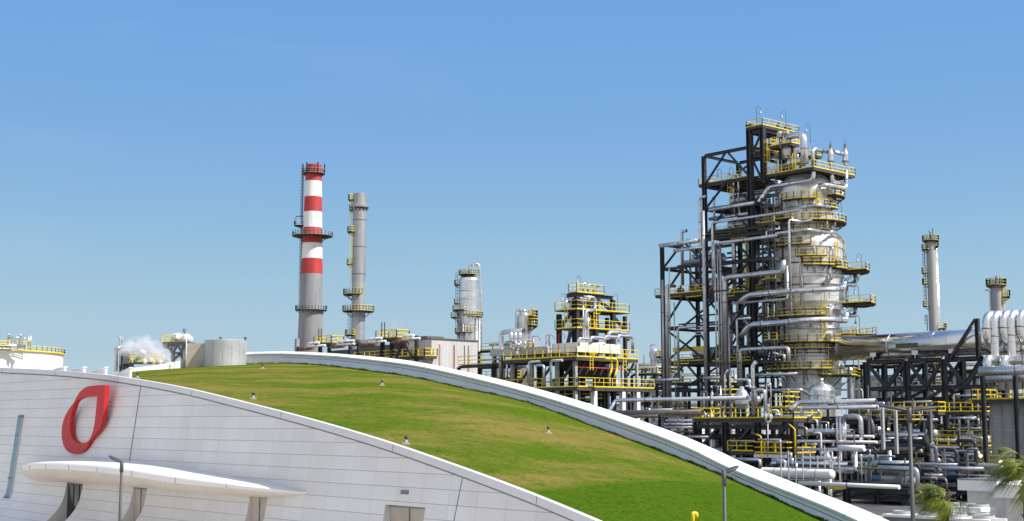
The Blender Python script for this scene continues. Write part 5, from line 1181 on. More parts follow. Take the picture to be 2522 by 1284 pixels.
p = lawn_hit(1706, 1310); q = at(1706, 1265, (p-EYE).dot(FH)); t = MB().tube([V((q.x, q.y, p.z - .1)), q, q + RT*.14 + FH*.05, q + RT*.14 + FH*.05 - EZ*.17], .07, 10, .05)
solo(t, 'hooked_post', 'yellow_paint', 'yellow pipe post with a hooked top in the green turf at the bottom edge', 'post')

def palm_mats():
    m, nt, b = nodes('palm_leaf'); L = nt.links; oi = N(nt, 'ShaderNodeTexCoord'); n = N(nt, 'ShaderNodeTexNoise', Scale=2.2, Detail=3.0); L.new(oi.outputs['Object'], n.inputs['Vector'])
    L.new(ramp(nt, n.outputs[0], [(.32, (.06, .095, .006)), (.5, (.16, .20, .018)), (.68, (.32, .32, .05)), (.84, (.40, .22, .05))]), b.inputs['Base Color'])
    b.inputs['Roughness'].default_value = .5; MATS['palm_leaf'] = m
palm_mats()
def palm(c, lab, seed, size=1.0, fronds=22, zg=0):
    rr = random.Random(seed); c = V(c); t = thing('palm_tree', lab, 'palm', (c.x, c.y, zg), 'wind-blown fan palms')
    wind = -RT; m = MB(); n = 14; pts = [V((c.x, c.y, zg)).lerp(c, i/n) + RT*.05*math.sin(i) for i in range(n+1)]
    m.tube(pts, .26*size, 12, 0, taper=.17*size); 
    for i in range(70):
        q = V((c.x, c.y, zg)).lerp(c, rr.uniform(.3, 1)); a = rr.random()*6.28; d = V((math.cos(a), math.sin(a), 0)); m.beam(q + d*.14*size, q + d*.32*size + EZ*.22, .07, .03)
    m.build('trunk', 'trunk_brown', t)
    lv = MB(); st_ = MB()
    for k in range(fronds):
        a = k*2.399 + rr.uniform(-.3, .3); el = rr.uniform(-.5, 1.25); d0 = V((math.cos(a)*math.cos(el), math.sin(a)*math.cos(el), math.sin(el)))
        d0 = (d0 + wind*.75*rr.uniform(.6, 1.2)).normalized(); L = size*rr.uniform(.35, .7)
        p = c + EZ*rr.uniform(-.1, .15); stem = [p]; d = d0.copy()
        for i in range(5): d = (d - EZ*.10 + wind*.07).normalized(); p = p + d*(L/5); stem.append(p)
        st_.tube(stem, .022*size, 5, 0, taper=.012)
        side = d.cross(EZ).normalized(); nb = 30                                   # the fan: narrow strips that droop and stream downwind
        for j in range(nb):
            f = (j/(nb-1)-.5)*1.9; q = p.copy(); e = (d*math.cos(f) + side*math.sin(f)).normalized(); up_ = side.cross(d); LL = size*rr.uniform(1.1, 1.8)*(1-.25*abs(f)/1.3); w0 = .019*size; prev = None
            for i in range(7):
                wd = w0*(1 - i/6.3); s_ = e.cross(up_).normalized() if e.cross(up_).length > .05 else side
                pair = (len(lv.v), len(lv.v)+1); lv.v += [q - s_*wd, q + s_*wd]
                if prev: lv.face((prev[0], prev[1], pair[1], pair[0]))
                prev = pair; e = (e - EZ*(.08 + .11*i) + wind*(.07 + .06*i)).normalized(); q = q + e*(LL/6)
    lv.build('crown', 'palm_leaf', t); st_.build('frond_stalk', 'palm_leaf', t)['kind'] = 'stuff'
    m = MB()
    for k in range(24):
        a = rr.random()*6.28; d = V((math.cos(a), math.sin(a), -1.2)); p = c - EZ*rr.uniform(.1, .9); m.beam(p, p + d*rr.uniform(.15, .4)*size, .04, .02)
    m.build('dead_leaf_skirt', 'rust_brown', t)['kind'] = 'stuff'
palm(at(2532, 1158, 40), 'taller fan palm at the right edge in front of the white hut, fronds blown left', 3, .78, 28)
palm(at(2326, 1226, 41), 'lower fan palm in front of the white chillers, fronds blown left', 8, .64, 24)
# ================================================================== white hut and chillers
DHT = 92.; p = at(2382, 1210, DHT); hy = p.y; hx = p.x; zr = zat(1181, DHT); zb = zat(1207, DHT)
hut = thing('service_hut', 'low white flat-roofed hut with a deep roof edge at the lower right', 'building', (hx+4, hy+4, 0))
MB().box(hx, hy, 0, hx+9, hy+8, zb).build('wall', 'white_paint', hut)
xl = onY(2358, 1190, hy-.7).x; xr = onY(2455, 1190, hy-.7).x; MB().box(xl, hy-.7, zb, xr, hy+8.7, zr).build('roof', 'white_paint', hut)
MB().box(xr+.003, hy-1.2, zb-.35, xr+7, hy+8.7, zr-.2).build('roof', 'white_paint', hut); MB().box(xl-.05, hy-.75, zr, xr+.05, hy+8.8, zr+.06).build('roof_edge', 'grey_steel', hut)
xg = onY(2478, 1250, hy-.1).x; MB().box(xg, hy-.12, 0, xg+.35, hy-.003, zb-.36).build('pilaster', 'coping_white', hut)
def chiller(p, L, Wd, H, lab, fans, ang_=0):
    t = thing('chiller_unit', lab, 'chiller', p, 'white rooftop-style chillers'); t.rotation_euler.z = 0; p = V(p)
    MB().box(p.x, p.y, p.z+.5, p.x+L, p.y+Wd, p.z+H).build('casing', 'white_paint', t)
    MB().box(p.x+.05, p.y+.05, p.z, p.x+L-.05, p.y+Wd-.05, p.z+.5).build('base_frame', 'grey_steel', t)
    for k in range(fans):
        x = p.x + L*(k+.5)/fans
        MB().lathe((x, p.y+Wd/2, p.z+H), [(.66, 0), (.64, .2), (.60, .2), (.58, .05)], 20).lathe((x, p.y+Wd/2, p.z+H), [(.58, .06), (.01, .06)], 20).build('fan_cowl', 'pale_steel', t)
        if k: m = MB(); q = p.x + L*k/fans; m.prism([(q-.32, p.y-.02, p.z+.5), (q+.32, p.y-.02, p.z+.5), (q, p.y-.02, p.z+H-.2)], EY*.018); m.build('coil_recess', 'rust_brown', t)
    lg = MB(); q = p.x + .75; lg.lathe((q, p.y-.02, p.z+H-.55), [(.01, 0), (.3, 0), (.3, .018), (.01, .018)], 20, 'y'); lg.v = [V((q + (v.x-q), v.y, p.z+H-.55 + (v.z-p.z-H+.55)*.5)) for v in lg.v]; lg.build('badge', 'motor_blue', t)
    for x in (p.x+L+.004,): MB().box(x, p.y+.2, p.z+.7, x+.03, p.y+Wd-.2, p.z+H-.3).build('end_panel', 'pale_steel', t)
DCH = 84.; p = at(2172, 1266, DCH); chiller((p.x, p.y, zat(1292, DCH)), 7.2, 2.1, zat(1266, DCH)-zat(1292, DCH), 'long white chiller with a row of fans beside the end of the white parapet', 4)
p = at(2327, 1247, 90); chiller((p.x, p.y, zat(1285, 90)), 2.6, 2.0, zat(1247, 90)-zat(1285, 90), 'taller square white chiller against the hut wall', 2)
p = at(2330, 1268, 86); chiller((p.x, p.y, zat(1300, 86)), 2.3, 1.8, zat(1268, 86)-zat(1300, 86), 'low white chiller partly behind the lower palm', 2)
# ================================================================== tank and plant far to the left
D = 340.; u = D/3260; c = at(-52, 870, D); zt = zat(868.5, D)
tk = thing('storage_tank', 'big white round storage tank with a yellow railed rim at the left edge', 'tank', (c.x, c.y, 0)); rT = 197*u
MB().lathe((c.x, c.y, 0), [(rT, 0), (rT, zt-.3), (rT-.05, zt), (.01, zt+1.6)], 72).build('shell', 'tank_white', tk)
MB().lathe((c.x, c.y, zt-.35), [(rT, 0), (rT+.5, 0), (rT+.5, .22), (rT, .22)], 72).build('wind_girder', 'yellow_paint', tk)
m = MB(); m.rail([(c.x + (rT+.35)*math.cos(R(q*5)), c.y + (rT+.35)*math.sin(R(q*5)), zt-.1) for q in range(72)], 1.15, .12, 2.2, .12, True); m.build('railing', 'yellow_paint', tk)
py0 = 861; a = at(-60, 863, 318); b_ = at(77, 863, 326); m = MB().box(min(a.x, b_.x)-1, min(a.y, b_.y)-1, zt+.35, max(a.x, b_.x), max(a.y, b_.y)-4, zt+.6)
pf = m.build('rim_platform', 'grating', tk); m = MB(); m.rail([(a.x, a.y, zt+.6), (b_.x, b_.y, zt+.6)], 1.3, .16, 2.4, .3); m.build('railing', 'yellow_paint', pf)
GT = 'silver pipes standing on the rim of the white tank'
for k, (px, pt, r_) in enumerate(((18, 822, .3), (27, 834, .2), (47, 823, .3), (53, 834, .22), (69, 827, .26), (74.5, 826, .26))):
    b0 = at(px, 858, 323); tp = slide(b0, EZ, py=pt); pts = [b0, tp] if k > 3 else ([b0, tp, tp + RT*.9] if k in (1, 3) else [b0, tp, tp + RT*.55 - EZ*.5]); pipe('tank_vent_pipe', ('farthest left tall vent pipe', 'short bent vent pipe next to the left tall one', 'tall vent pipe in the middle', 'short bent vent pipe next to the middle tall one', 'left pipe of the straight pair', 'right pipe of the straight pair')[k] + ' on the white tank', r_, pts, 'clad', GT, flange=False)
pipe('tank_header_pipe', 'white header pipe lying along the rim of the white tank', .5, [at(-40, 852, 321), at(64, 853, 324)], 'clad_bright', flange=False)
pipe('tank_header_pipe', 'grey cross pipe between the two tall vents on the white tank', .28, [at(20, 832.5, 323), at(48, 832, 323)], 'clad', flange=False)
D = 330.
rk = thing('far_process_unit', 'distant low process unit with yellow rails behind the steam at the left', 'process unit', at(360, 900, D))
def fb(name, mat, px0, py0, px1, py1, dep=4., D=D): a = at(px0, py1, D); b_ = at(px1, py0, D); ww = (b_-a); ww.z = 0; nrm = FH*dep; return MB().prism([a, a+ww, V(a+ww) + EZ*(b_.z-a.z), a + EZ*(b_.z-a.z)], nrm).build(name, mat, rk)
fb('deck', 'grating', 305, 892, 402, 896); fb('deck', 'grating', 366, 884, 400, 888, 6)
for px in (293, 303, 309, 318): fb('post', 'grey_steel', px, 864, px+1.6, 920)
for k in range(4): a = at(303 + k*4.5, 896, D); b_ = at(308 + k*4.5, 866, D); MB().beam(a, b_, .3).build('brace', 'grey_steel', rk)
for k, (px, py, mat, r_) in enumerate(((333, 886, 'pump_green', .4), (340, 880, 'pump_green', .4), (326, 887, 'pale_steel', .4), (357, 888, 'white_paint', .5), (372, 884, 'white_paint', .5), (388, 886, 'pale_steel', .5), (348, 872, 'white_paint', .5), (379, 889, 'yellow_paint', .5), (395, 889, 'white_paint', .5))):
    p = at(px, py+4, D); MB().lathe(p, [(r_*.7, -.4), (r_, 0), (r_, r_*.9), (r_*.5, r_*1.3), (.01, r_*1.35)], 12).build('equipment', mat, rk)
a, b_ = at(345, 866, D), at(361, 872, D); MB().tube([a, b_], .7, 10).build('slanted_duct', 'white_paint', rk)
for y in (884, 876): m = MB(); a, b_ = at(318, y+8, D), at(402, y+8, D); m.rail([a, b_], 1.4, .2, 2.5, .3); m.build('railing', 'yellow_paint', rk)
pipe('far_riser_pipe', 'twin grey riser bent over at its top, left of the steam', .5, [at(284.5, 915, D), at(284.5, 857, D), at(297, 857, D)], 'clad', flange=False)
pipe('far_riser_pipe', 'second grey riser close behind the bent one, left of the steam', .36, [at(287.5, 915, D+2), at(287.5, 862, D+2), at(299, 862, D+2)], 'clad', flange=False)
t = thing('far_mast', 'thin mast with a bracket head left of the steam', 'mast', at(297, 900, D)); MB().tube([at(296, 900, D), at(296, 830, D), at(290, 830, D)], .22, 6, .3).build('pole', 'pale_steel', t); MB().tube([at(300, 830, D), at(300, 845, D)], .15, 6).build('rod', 'pale_steel', t); MB().beam(at(292, 857, D), at(306, 857.5, D), .5, .3).build('platform', 'grey_steel', t)
D = 345.; ft = thing('far_platform_tower', 'distant trestle tower with a wide yellow railed top, right of the steam', 'platform tower', at(432, 900, D)); a, b_ = at(400, 849, D), at(466, 848, D); nrm = FH*7
MB().prism([a, b_, b_ + EZ*.7, a + EZ*.7], nrm).build('deck', 'grey_steel', ft); m = MB(); m.rail([a + EZ*.7, b_ + EZ*.7], 1.7, .22, 2.4, .3); m.build('railing', 'yellow_paint', ft)
for px in (426, 452): MB().beam(at(px, 910, D), at(px, 849, D), .8).build('leg', 'grey_steel', ft); MB().beam(at(px, 910, D+6), at(px, 849, D+6), .8).build('leg', 'grey_steel', ft)
for q in ((407, 858, 402, 850), (410, 858, 418, 850), (424, 868, 410, 850), (428, 866, 438, 850), (448, 868, 438, 850), (454, 862, 462, 850), (428, 886, 446, 870), (450, 884, 440, 870), (428, 870, 452, 870)): MB().beam(at(q[0], q[1], D), at(q[2], q[3], D), .6).build('brace', 'grey_steel', ft)
for px, py, r_, L in ((435, 829, .85, 3.2), (452, 832, .9, 5), (455, 836, .7, 7)): p = at(px, py, D); MB().lathe(p, [(.01, -L/2), (r_, -L/2+.3), (r_, L/2-.3), (.01, L/2)], 14, 'x').build('drum', 'white_paint', ft)
for px in (433, 443, 450, 460): MB().beam(at(px, 847, D+2), at(px, 834, D+2), .5).build('support', 'grey_steel', ft)
MB().beam(at(454.5, 836, D), at(454.5, 811, D), .2).build('mast', 'grey_steel', ft); MB().cbox(at(454.5, 814, D), .6, .6, .8).build('beacon', 'grey_steel', ft)
# steam
def steam(name, label, blobs, dens, scale):
    m, nt, b = nodes(name); nt.nodes.remove(b); L = nt.links; out = nt.nodes['Material Output']; pv = N(nt, 'ShaderNodeVolumePrincipled'); pv.inputs['Color'].default_value = (.97, .97, .98, 1); pv.inputs['Anisotropy'].default_value = .1
    tc = N(nt, 'ShaderNodeTexCoord'); n = N(nt, 'ShaderNodeTexNoise', Scale=scale, Detail=7.0, Roughness=.7); L.new(tc.outputs['Object'], n.inputs['Vector'])
    total = None
    cen = blobs[0][0]
    for c, rad_ in blobs:                                  # soft balls that thin out to nothing
        sb = N(nt, 'ShaderNodeVectorMath', operation='DISTANCE'); L.new(tc.outputs['Object'], sb.inputs[0]); sb.inputs[1].default_value = c - cen
        mr = N(nt, 'ShaderNodeMapRange'); mr.inputs[1].default_value = rad_; mr.inputs[2].default_value = rad_*.15; L.new(sb.outputs['Value'], mr.inputs[0])
        if total is None: total = mr.outputs[0]
        else: mx = N(nt, 'ShaderNodeMath', operation='MAXIMUM'); L.new(total, mx.inputs[0]); L.new(mr.outputs[0], mx.inputs[1]); total = mx.outputs[0]
    nr = N(nt, 'ShaderNodeMapRange'); nr.inputs[1].default_value = .42; nr.inputs[2].default_value = .60; L.new(n.outputs[0], nr.inputs[0])
    pw = N(nt, 'ShaderNodeMath', operation='POWER'); L.new(total, pw.inputs[0]); pw.inputs[1].default_value = 1.3
    mu = N(nt, 'ShaderNodeMath', operation='MULTIPLY'); L.new(pw.outputs[0], mu.inputs[0]); L.new(nr.outputs[0], mu.inputs[1])
    md = N(nt, 'ShaderNodeMath', operation='MULTIPLY'); L.new(mu.outputs[0], md.inputs[0]); md.inputs[1].default_value = dens; L.new(md.outputs[0], pv.inputs['Density']); L.new(pv.outputs[0], out.inputs['Volume'])
    MATS[name] = m
    lo_ = V([min(c[i]-r_ for c, r_ in blobs) for i in range(3)]); hi_ = V([max(c[i]+r_ for c, r_ in blobs) for i in range(3)])
    mb = MB().box(*(lo_-cen), *(hi_-cen)); o = mb.build('steam', name); o.location = cen; tag(o, label, 'steam', kind='thing')
D = 322.; steam('steam_cloud', 'white steam plume drifting left over the distant low unit', [(at(px, py, D), r_) for px, py, r_ in ((419, 886, 1.2), (413, 882, 1.8), (405, 878, 2.4), (394, 872, 3.0), (382, 867, 3.2), (368, 862, 3.4), (354, 857, 3.4), (342, 854, 3.2), (330, 856, 2.8), (318, 860, 2.4), (308, 864, 1.9), (358, 846, 2.6), (344, 842, 2.2), (372, 852, 2.4), (348, 868, 2.4), (366, 874, 2.6), (384, 878, 2.2))], 1.0, .4)
steam('steam_wisp', 'faint wisp of steam above the furnace house', [(at(px, py, 250), r_) for px, py, r_ in ((981, 812, 1.1), (976, 804, 1.3), (972, 796, 1.2), (969, 789, .8))], .28, .8)
PK = .62
# ================================================================== low pipework in front of the tower
GL = 'low pipes before the tower'
pipe('low_pipe', 'white-topped silver pipe rising from the parapet and running right before the frame foot', .36, path((1498, 1020, 150), (1516, 986, 151), 'x1840'), 'clad_bright', GL)
pipe('low_duct', 'fat brown grey duct lying low, left of the yellow pump platform', .52, path((1500, 1018, 152), 'x1730'), 'brown_pipe', n=16)
pipe('low_pipe', 'thin pale pipe lying on top of the brown grey duct', .14, path((1608, 1009, 152), 'x1655'), 'white_paint', GL)
pipe('low_pipe', 'brown pipe under the fat brown grey duct', .3, path((1530, 1026, 150), 'x1622'), 'brown_pipe', GL)
for k, (pa, pb, py, D, r_, mt) in enumerate(((1640, 1706, 1036, 152, .22, 'clad_bright'), (1600, 1706, 1045, 153, .2, 'clad_bright'), (1635, 1705, 1053, 151, .2, 'clad'), (1660, 1706, 1063, 152, .26, 'brown_pipe'), (1680, 1745, 1076, 150, .2, 'clad'))):
    pipe('low_pipe', ('white pipe, highest in the stack left of the pump platform legs', 'white pipe, second in the stack left of the pump platform legs', 'silver pipe, third in the stack left of the pump platform legs', 'brown pipe, fourth in the stack left of the pump platform legs', 'silver pipe lowest in the stack behind the parapet')[k], r_, path((pa, py, D), 'x%g' % pb), mt, GL)
for px, lab in ((1628, 'black post under the fat brown grey duct'), (1693, 'black post where the low stack of pipes ends')):
    p = at(px, 1025, 150.5); solo(MB().ibeam((p.x, p.y, 0), (p.x, p.y, p.z), .5), 'rack_post', 'black_steel', lab, 'post')
# yellow pump platform
q = at(1953, 1030, 150); PXE, PYE = q.x, q.y; pxs = [onY(v, 1032, PYE).x for v in (1708, 1786, 1866, 1953)]; zP = q.z
pp = thing('pump_platform', 'wide bright yellow railed platform on black legs before the fat column', 'platform', ((pxs[0]+pxs[3])/2, PYE, 0))
deck_part(pp, pxs[0], PYE-.2, pxs[3]+.2, PYE+5, zP, 'yXx', 1.25, .12)
for x in pxs:
    for y in (PYE, PYE+4.6): MB().ibeam((x, y, 0), (x, y, zP-.47), .55).build('leg', 'black_steel', pp)
for a, b_ in zip(pxs, pxs[1:]):
    MB().ibeam((a, PYE, zP-1.0), (b_, PYE, zP-1.0), .4).build('beam', 'black_steel', pp); MB().beam((a+.4, PYE+.02, zP-4), (b_-1.2, PYE+.02, zP-1.2), .3).build('brace', 'black_steel', pp)
za = zat(1114, 150); deck_part(pp, pxs[1]+.4, PYE-.1, pxs[2]-.3, PYE+4, za, 'y', 1.2, .11); deck_part(pp, pxs[2]+.5, PYE-1.4, pxs[3], PYE+4, zat(1117, 150), 'yXx', 1.25, .12)
t = thing('catwalk_side', 'white painted edge beam under the lower right yellow railing', 'beam', (pxs[2], PYE-1.5, zat(1117, 150))); MB().box(pxs[2]+.5, PYE-1.5, zat(1117, 150)-.5, pxs[3], PYE-1.41, zat(1117, 150)-.13).build('web', 'white_paint', t)
for px, lab in ((1960, 'curved yellow ladder rail right of the pump platform'), (1876, 'yellow upright under the pump platform, left of the lower railing')):
    p = at(px, 1150, 149); pipe('ladder_rail', lab, .13, [p, slide(p, EZ, py=1058 if px > 1900 else 1075), slide(p, EZ, py=1046 if px > 1900 else 1070) - EX*.7], 'yellow_paint', flange=False)
# equipment on it
p = at(1828, 1012, 153); t = thing('vertical_drum', 'rounded silver drum standing on the pump platform', 'vessel', p); h = zat(952, 153)-p.z
MB().lathe(p, [(.01, .1), (.5, .25), (.78, .8), (.78, h*.62), (.6, h*.8), (.3, h*.88), (.25, h)], 20).build('shell', 'clad', t); 
for dx in (-.5, .5): MB().beam(p + EX*dx, p + EX*dx + EZ*.9, .14).build('leg', 'grey_steel', t)
GPP = 'pipes standing on the pump platform'
for k, (px, pt, r_, lab) in enumerate(((1787, 922, .17, 'leftmost thin silver upright'), (1800, 922, .2, 'second silver upright, with a pointed top'), (1856, 902, .36, 'fat silver upright with a mitred top'), (1776, 950, .12, 'thin grey upright behind the left pair'))):
    b0 = at(px, 1024, 151.5); tp = slide(b0, EZ, py=pt); pipe('pump_riser', lab + ' on the pump platform', r_, [b0, tp] + ([tp + EX*.5 + EZ*.5] if k != 3 else []), 'clad_bright', GPP)
pipe('pump_riser', 'silver S-shaped pipe over the rounded drum on the pump platform', .26, path((1811, 925, 152), 'z936', 'x1846', 'z956', 'x1861'), 'clad_bright', GPP)
pipe('pump_riser', 'silver staple pipe on the right half of the pump platform', .32, path((1862, 1000, 151), 'z961', 'x1884', 'z1036'), 'clad_bright', GPP)
pipe('pump_riser', 'slim twin loop pipe with a valve at the right of the pump platform', .11, path((1890, 1045, 150.5), 'z944', 'x1898', 'z1045'), 'clad_bright', GPP, flange=False)
pipe('pump_riser', 'thin upright grey pipe at the right end of the pump platform', .09, path((1944, 1020, 150.5), 'z958', 'x1930'), 'clad', GPP, flange=False)
t = thing('loop_valve', 'white round valve pair hanging at the edge of the pump platform', 'valve', at(1893, 1040, 149.8))
for px in (1886, 1897): MB().lathe(at(px, 1026, 149.8), [(.01, -.2), (.3, -.14), (.3, .14), (.01, .2)], 14, 'x').build('hand_wheel', 'pale_steel', t)
MB().tube([at(1886, 1034, 149.8), at(1891.5, 1044, 149.8), at(1897, 1034, 149.8)], .1, 8, .5).build('loop', 'pale_steel', t); MB().tube([at(1891, 1044, 149.8), at(1891, 1125, 149.8)], .07, 6).build('stem', 'pale_steel', t)
for k, (px0, px1, py, yy) in enumerate(((1769, 1797, 985, 6), (1905, 1932, 1003, 4), (1925, 1945, 992, 7))):
    a = onY(px0, py, PYE+yy).x; b_ = onY(px1, py, PYE+yy).x; z_ = onY(px0, py, PYE+yy).z; t = thing('small_platform', ('small yellow platform behind the left risers of the pump platform', 'small yellow platform behind the staple pipe', 'smallest yellow platform at the column foot')[k], 'platform', ((a+b_)/2, PYE+yy, zP)); deck_part(t, a, PYE+yy, b_, PYE+yy+2, z_, 'xXyY', 1.3, .12); MB().beam(((a+b_)/2, PYE+yy+1, 0), ((a+b_)/2, PYE+yy+1, z_-.4), .3).build('leg', 'black_steel', t)
drum('low_drum', 'round silver drum on the platform behind the left risers', at(1850, 985, 158), .45, 2.2, 'x', 'clad_bright')
pipe('foot_pipe', 'silver pipe with a downward kink in front of the reactor at the column foot', .34, path((1885, 962, 190), 'x1972', (1995, 974, 188)), 'clad_bright')
for px, py, D, lab in ((1743, 1022, 149, 'lamp at the left end of the pump platform'), (1936, 985, 152, 'lamp above the right end of the pump platform'), (1768, 1005, 158, 'lamp behind the left end of the pump platform')): hook_lamp(at(px, py, D), 'gooseneck ' + lab)
# pipes right of the pump platform
GR = 'silver pipes right of the pump platform'
pipe('rack_pipe', 'fat silver pipe rising beside the pump platform and running right', .44, path((1946, 1012, 146), (1966, 991, 146.5), 'x2158'), 'clad_bright', GR, n=16)
pipe('rack_pipe', 'silver pipe bent down at its left end just under the fat one', .32, path((1975, 1024, 144), 'z1005', 'x2160'), 'clad_bright', GR)
pipe('rack_pipe', 'short silver drop pipe between the fat pipe and the bent one', .2, path((2016, 1022, 143.5), 'z1006'), 'clad_bright', GR)
pipe('rack_pipe', 'thin staple pipe lying on the right end of the fat pipe', .16, path((2108, 999, 145), 'z993', 'x2177', 'z998'), 'clad', GR)
pipe('rack_pipe', 'silver elbow pipe turning down in front of the trestle', .4, path((2080, 1026, 142), 'x2120', 'z1112'), 'clad', GR, n=14)
for k, (px, r_) in enumerate(((2064, .2), (2072, .3), (2080, .14), (2084, .14))): pipe('rack_upright', ('leftmost', 'thickest', 'third', 'rightmost')[k] + ' of four upright pipes left of the silver elbow', r_, path((px, 1130, 142), 'z1025'), 'clad', 'four upright pipes', flange=False)
for k, (px, pt, pb) in enumerate(((2176, 1004, 1107), (2209, 1009, 1118))): p = at(px, pb, 140); solo(MB().ibeam(p, slide(p, EZ, py=pt), .3), 'rack_post', 'pale_steel', ('left', 'right')[k] + ' pale flat post under the twin street lamp', 'post')
pipe('rack_pipe', 'white pipe running along below the rack, crossing the trestle foot', .24, path((1965, 1087, 146), 'x2160'), 'white_paint', GR)
pipe('rack_pipe', 'white pipe right of the four uprights, crossing behind the silver elbow', .26, path((2060, 1075, 147), 'x2152'), 'white_paint', GR)
pipe('rack_pipe', 'red pipe section along the rack below the fat silver pipe', .16, path((2014, 1086, 145), 'x2094'), 'red_paint', GR)
drum('rack_vessel', 'horizontal silver vessel low in front of the trestle', at(2143, 1126, 140), .26, 4.2, 'x', 'clad')
drum('rack_vessel', 'grey horizontal vessel under the fat pipe, right of the pump platform', at(2035, 1063, 147), .3, 4.5, 'x', 'clad')
PK = .48
pipe('foreground_pipe', 'fat silver pipe lowest right of the white vessel, with a hooked end', .48, path((2050, 1155, 132), 'x2166', ), 'clad_bright', n=16)
pipe('foreground_pipe', 'silver pipe continuing right and hooking down by the trestle', .4, path((2150, 1155, 131), 'x2206', 'z1178'), 'clad_bright', n=14)
pipe('foreground_pipe', 'long white pipe sloping with the rack just above the parapet', .42, path((1968, 1190, 128), 'x2215'), 'white_paint', n=14)
pipe('foreground_pipe', 'silver staple pipe above the white vessel', .4, path((1977, 1138, 133), 'z1128', 'x2047', 'z1172'), 'clad_bright', n=14)
for k, (pa, pb, pt, pd) in enumerate(((1815, 1872, 1131, 1152), (1902, 1934, 1133, 1172), (1940, 1952, 1130, 1148))): pipe('foreground_pipe', ('silver pipe bent down just above the white coping', 'silver pipe bent down onto the white vessel', 'short silver hook behind the white vessel')[k], .32, path((pa, pt, 134), 'x%g' % pb, 'z%g' % pd), 'clad_bright')
pipe('foreground_pipe', 'silver pipe high in the pump platform legs, lying across', .26, path((1868, 1083, 149), 'x1925'), 'clad_bright')
PK = .62
drum('white_vessel', 'big white horizontal vessel just above the parapet', at(1962, 1166, 131), .48, 8.2, 'x', 'white_paint', saddle='pale_steel')
cg = thing('tube_cage', 'thin pale tube scaffold around the white vessel', 'scaffold', at(1970, 1195, 130))
for k in range(9): p = at(1925 + k*18, 1200, 129.6); MB().beam(p, slide(p, EZ, py=1098 + (k % 3)*12), .09).build('tube', 'pale_steel', cg)
for py in (1150, 1128, 1180): a = at(1920, py, 129.5); MB().beam(a, slide(a, EX, 2072), .09).build('tube', 'pale_steel', cg)
yb = at(2040, 1200, 130); a = slide(yb, EX, 2152); t = thing('yellow_gantry', 'yellow beam with a propped yellow leg in front of the trestle', 'gantry', a)
MB().beam(yb, a, .4).build('beam', 'yellow_paint', t); MB().beam(a, slide(a, EZ, py=1262), .35).build('leg', 'yellow_paint', t); MB().beam(a - EZ*.4, slide(a, EZ, py=1262) + EX*.9, .25).build('prop', 'yellow_paint', t)
for k, (px, pt, r_) in enumerate(((2111, 1112, .3), (2046, 1180, .36), (2020, 1185, .22), (2133, 1196, .14), (2148, 1190, .14), (2171, 1170, .24), (2196, 1110, .3))): pipe('drop_pipe', ('white upright pipe below the silver elbow', 'fat pale upright pipe at the parapet', 'slim pale upright pipe at the parapet', 'thin upright left of the yellow gantry leg', 'thin upright right beside the yellow gantry leg', 'grey upright by the twin street lamp', 'pale upright behind the twin street lamp')[k], r_, path((px, 1262, 134), 'z%g' % pt), 'clad' if k else 'white_paint')
# platforms in and before the trestle
for k, (pa, pb, py, D, lab) in enumerate(((2212, 2322, 1014, 176, 'yellow railed walkway across the left bays of the trestle'), (2322, 2436, 1015, 176, 'yellow railed walkway leading to the panelled furnace'), (2292, 2436, 1097, 172, 'lower yellow railed walkway in the trestle'), (2225, 2236, 1110, 174, 'narrow yellow landing by the twin street lamp'))):
    a = at(pa, py, D); b_ = slide(a, EX, pb); t = thing('trestle_walkway', lab, 'walkway', (a+b_)/2, 'yellow walkways in the trestle'); deck_part(t, a.x, a.y-1.2, b_.x, a.y+.6, a.z, 'yX', 1.2, .11)
for px, pt, pb in ((2268, 1180, 1262), (2277, 1180, 1262)): p = at(px, pb, 165); solo(MB().beam(p, slide(p, EZ, py=pt), .3), 'guard_post', 'yellow_paint', ('left' if px < 2270 else 'right') + ' one of two tall yellow posts at the trestle foot', 'post')
p = at(2298, 1250, 170); solo(MB().ibeam((p.x, p.y, 0), (p.x, p.y, zat(1013, 170)), .5), 'rack_post', 'grey_steel', 'pale grey post rising in the middle of the trestle', 'post')
GTR = 'pipes threaded through the trestle'
k = 0
for px, py, L_, r_, mt in ((2240, 1035, 70, .3, 'clad'), (2345, 1030, 60, .3, 'clad_bright'), (2350, 975, 55, .2, 'clad'), (2250, 1064, 60, .26, 'clad_bright'), (2290, 1085, 80, .4, 'clad'), (2210, 1120, 80, .45, 'clad'), (2360, 1055, 60, .22, 'clad'), (2260, 1140, 70, .3, 'brown_pipe'), (2225, 990, 70, .2, 'clad_bright'), (2340, 1120, 70, .35, 'clad')):
    pipe('trestle_pipe', 'silver pipe lying in the trestle, ' + ('in the left bay below the top walkway', 'in the right bay below the top walkway', 'high up beside the furnace walkway', 'in the left bay half way up', 'fat one behind the lower walkway', 'fat one low at the left end', 'beside the panelled furnace half way up', 'brown one low in the middle', 'above the top walkway at the left', 'low beside the hut')[k], r_, path((px, py, 181 + (k % 4)*1.0), 'x%g' % (px+L_)), mt, GTR); k += 1
for k, (px, pt, pb) in enumerate(((2350, 972, 1008), (2386, 1032, 1078), (2364, 1030, 1074), (2420, 1034, 1090), (2410, 990, 1030))): pipe('trestle_pipe', 'upright silver pipe in the trestle, ' + ('above the furnace walkway', 'first below the furnace walkway', 'second below the furnace walkway', 'against the panelled furnace', 'left of the loop pipes')[k], .2, path((px, pb, 178), 'z%g' % pt, 'x%g' % (px+14)), 'clad_bright', GTR)
for k in range(3): drum('trestle_vessel', ('silver vessel in the trestle above the lower walkway', 'silver vessel in the trestle near the furnace', 'dull vessel low in the trestle')[k], at((2268, 2395, 2310)[k], (1068, 1082, 1150)[k], 183), .6, 4.5, 'x', 'clad')
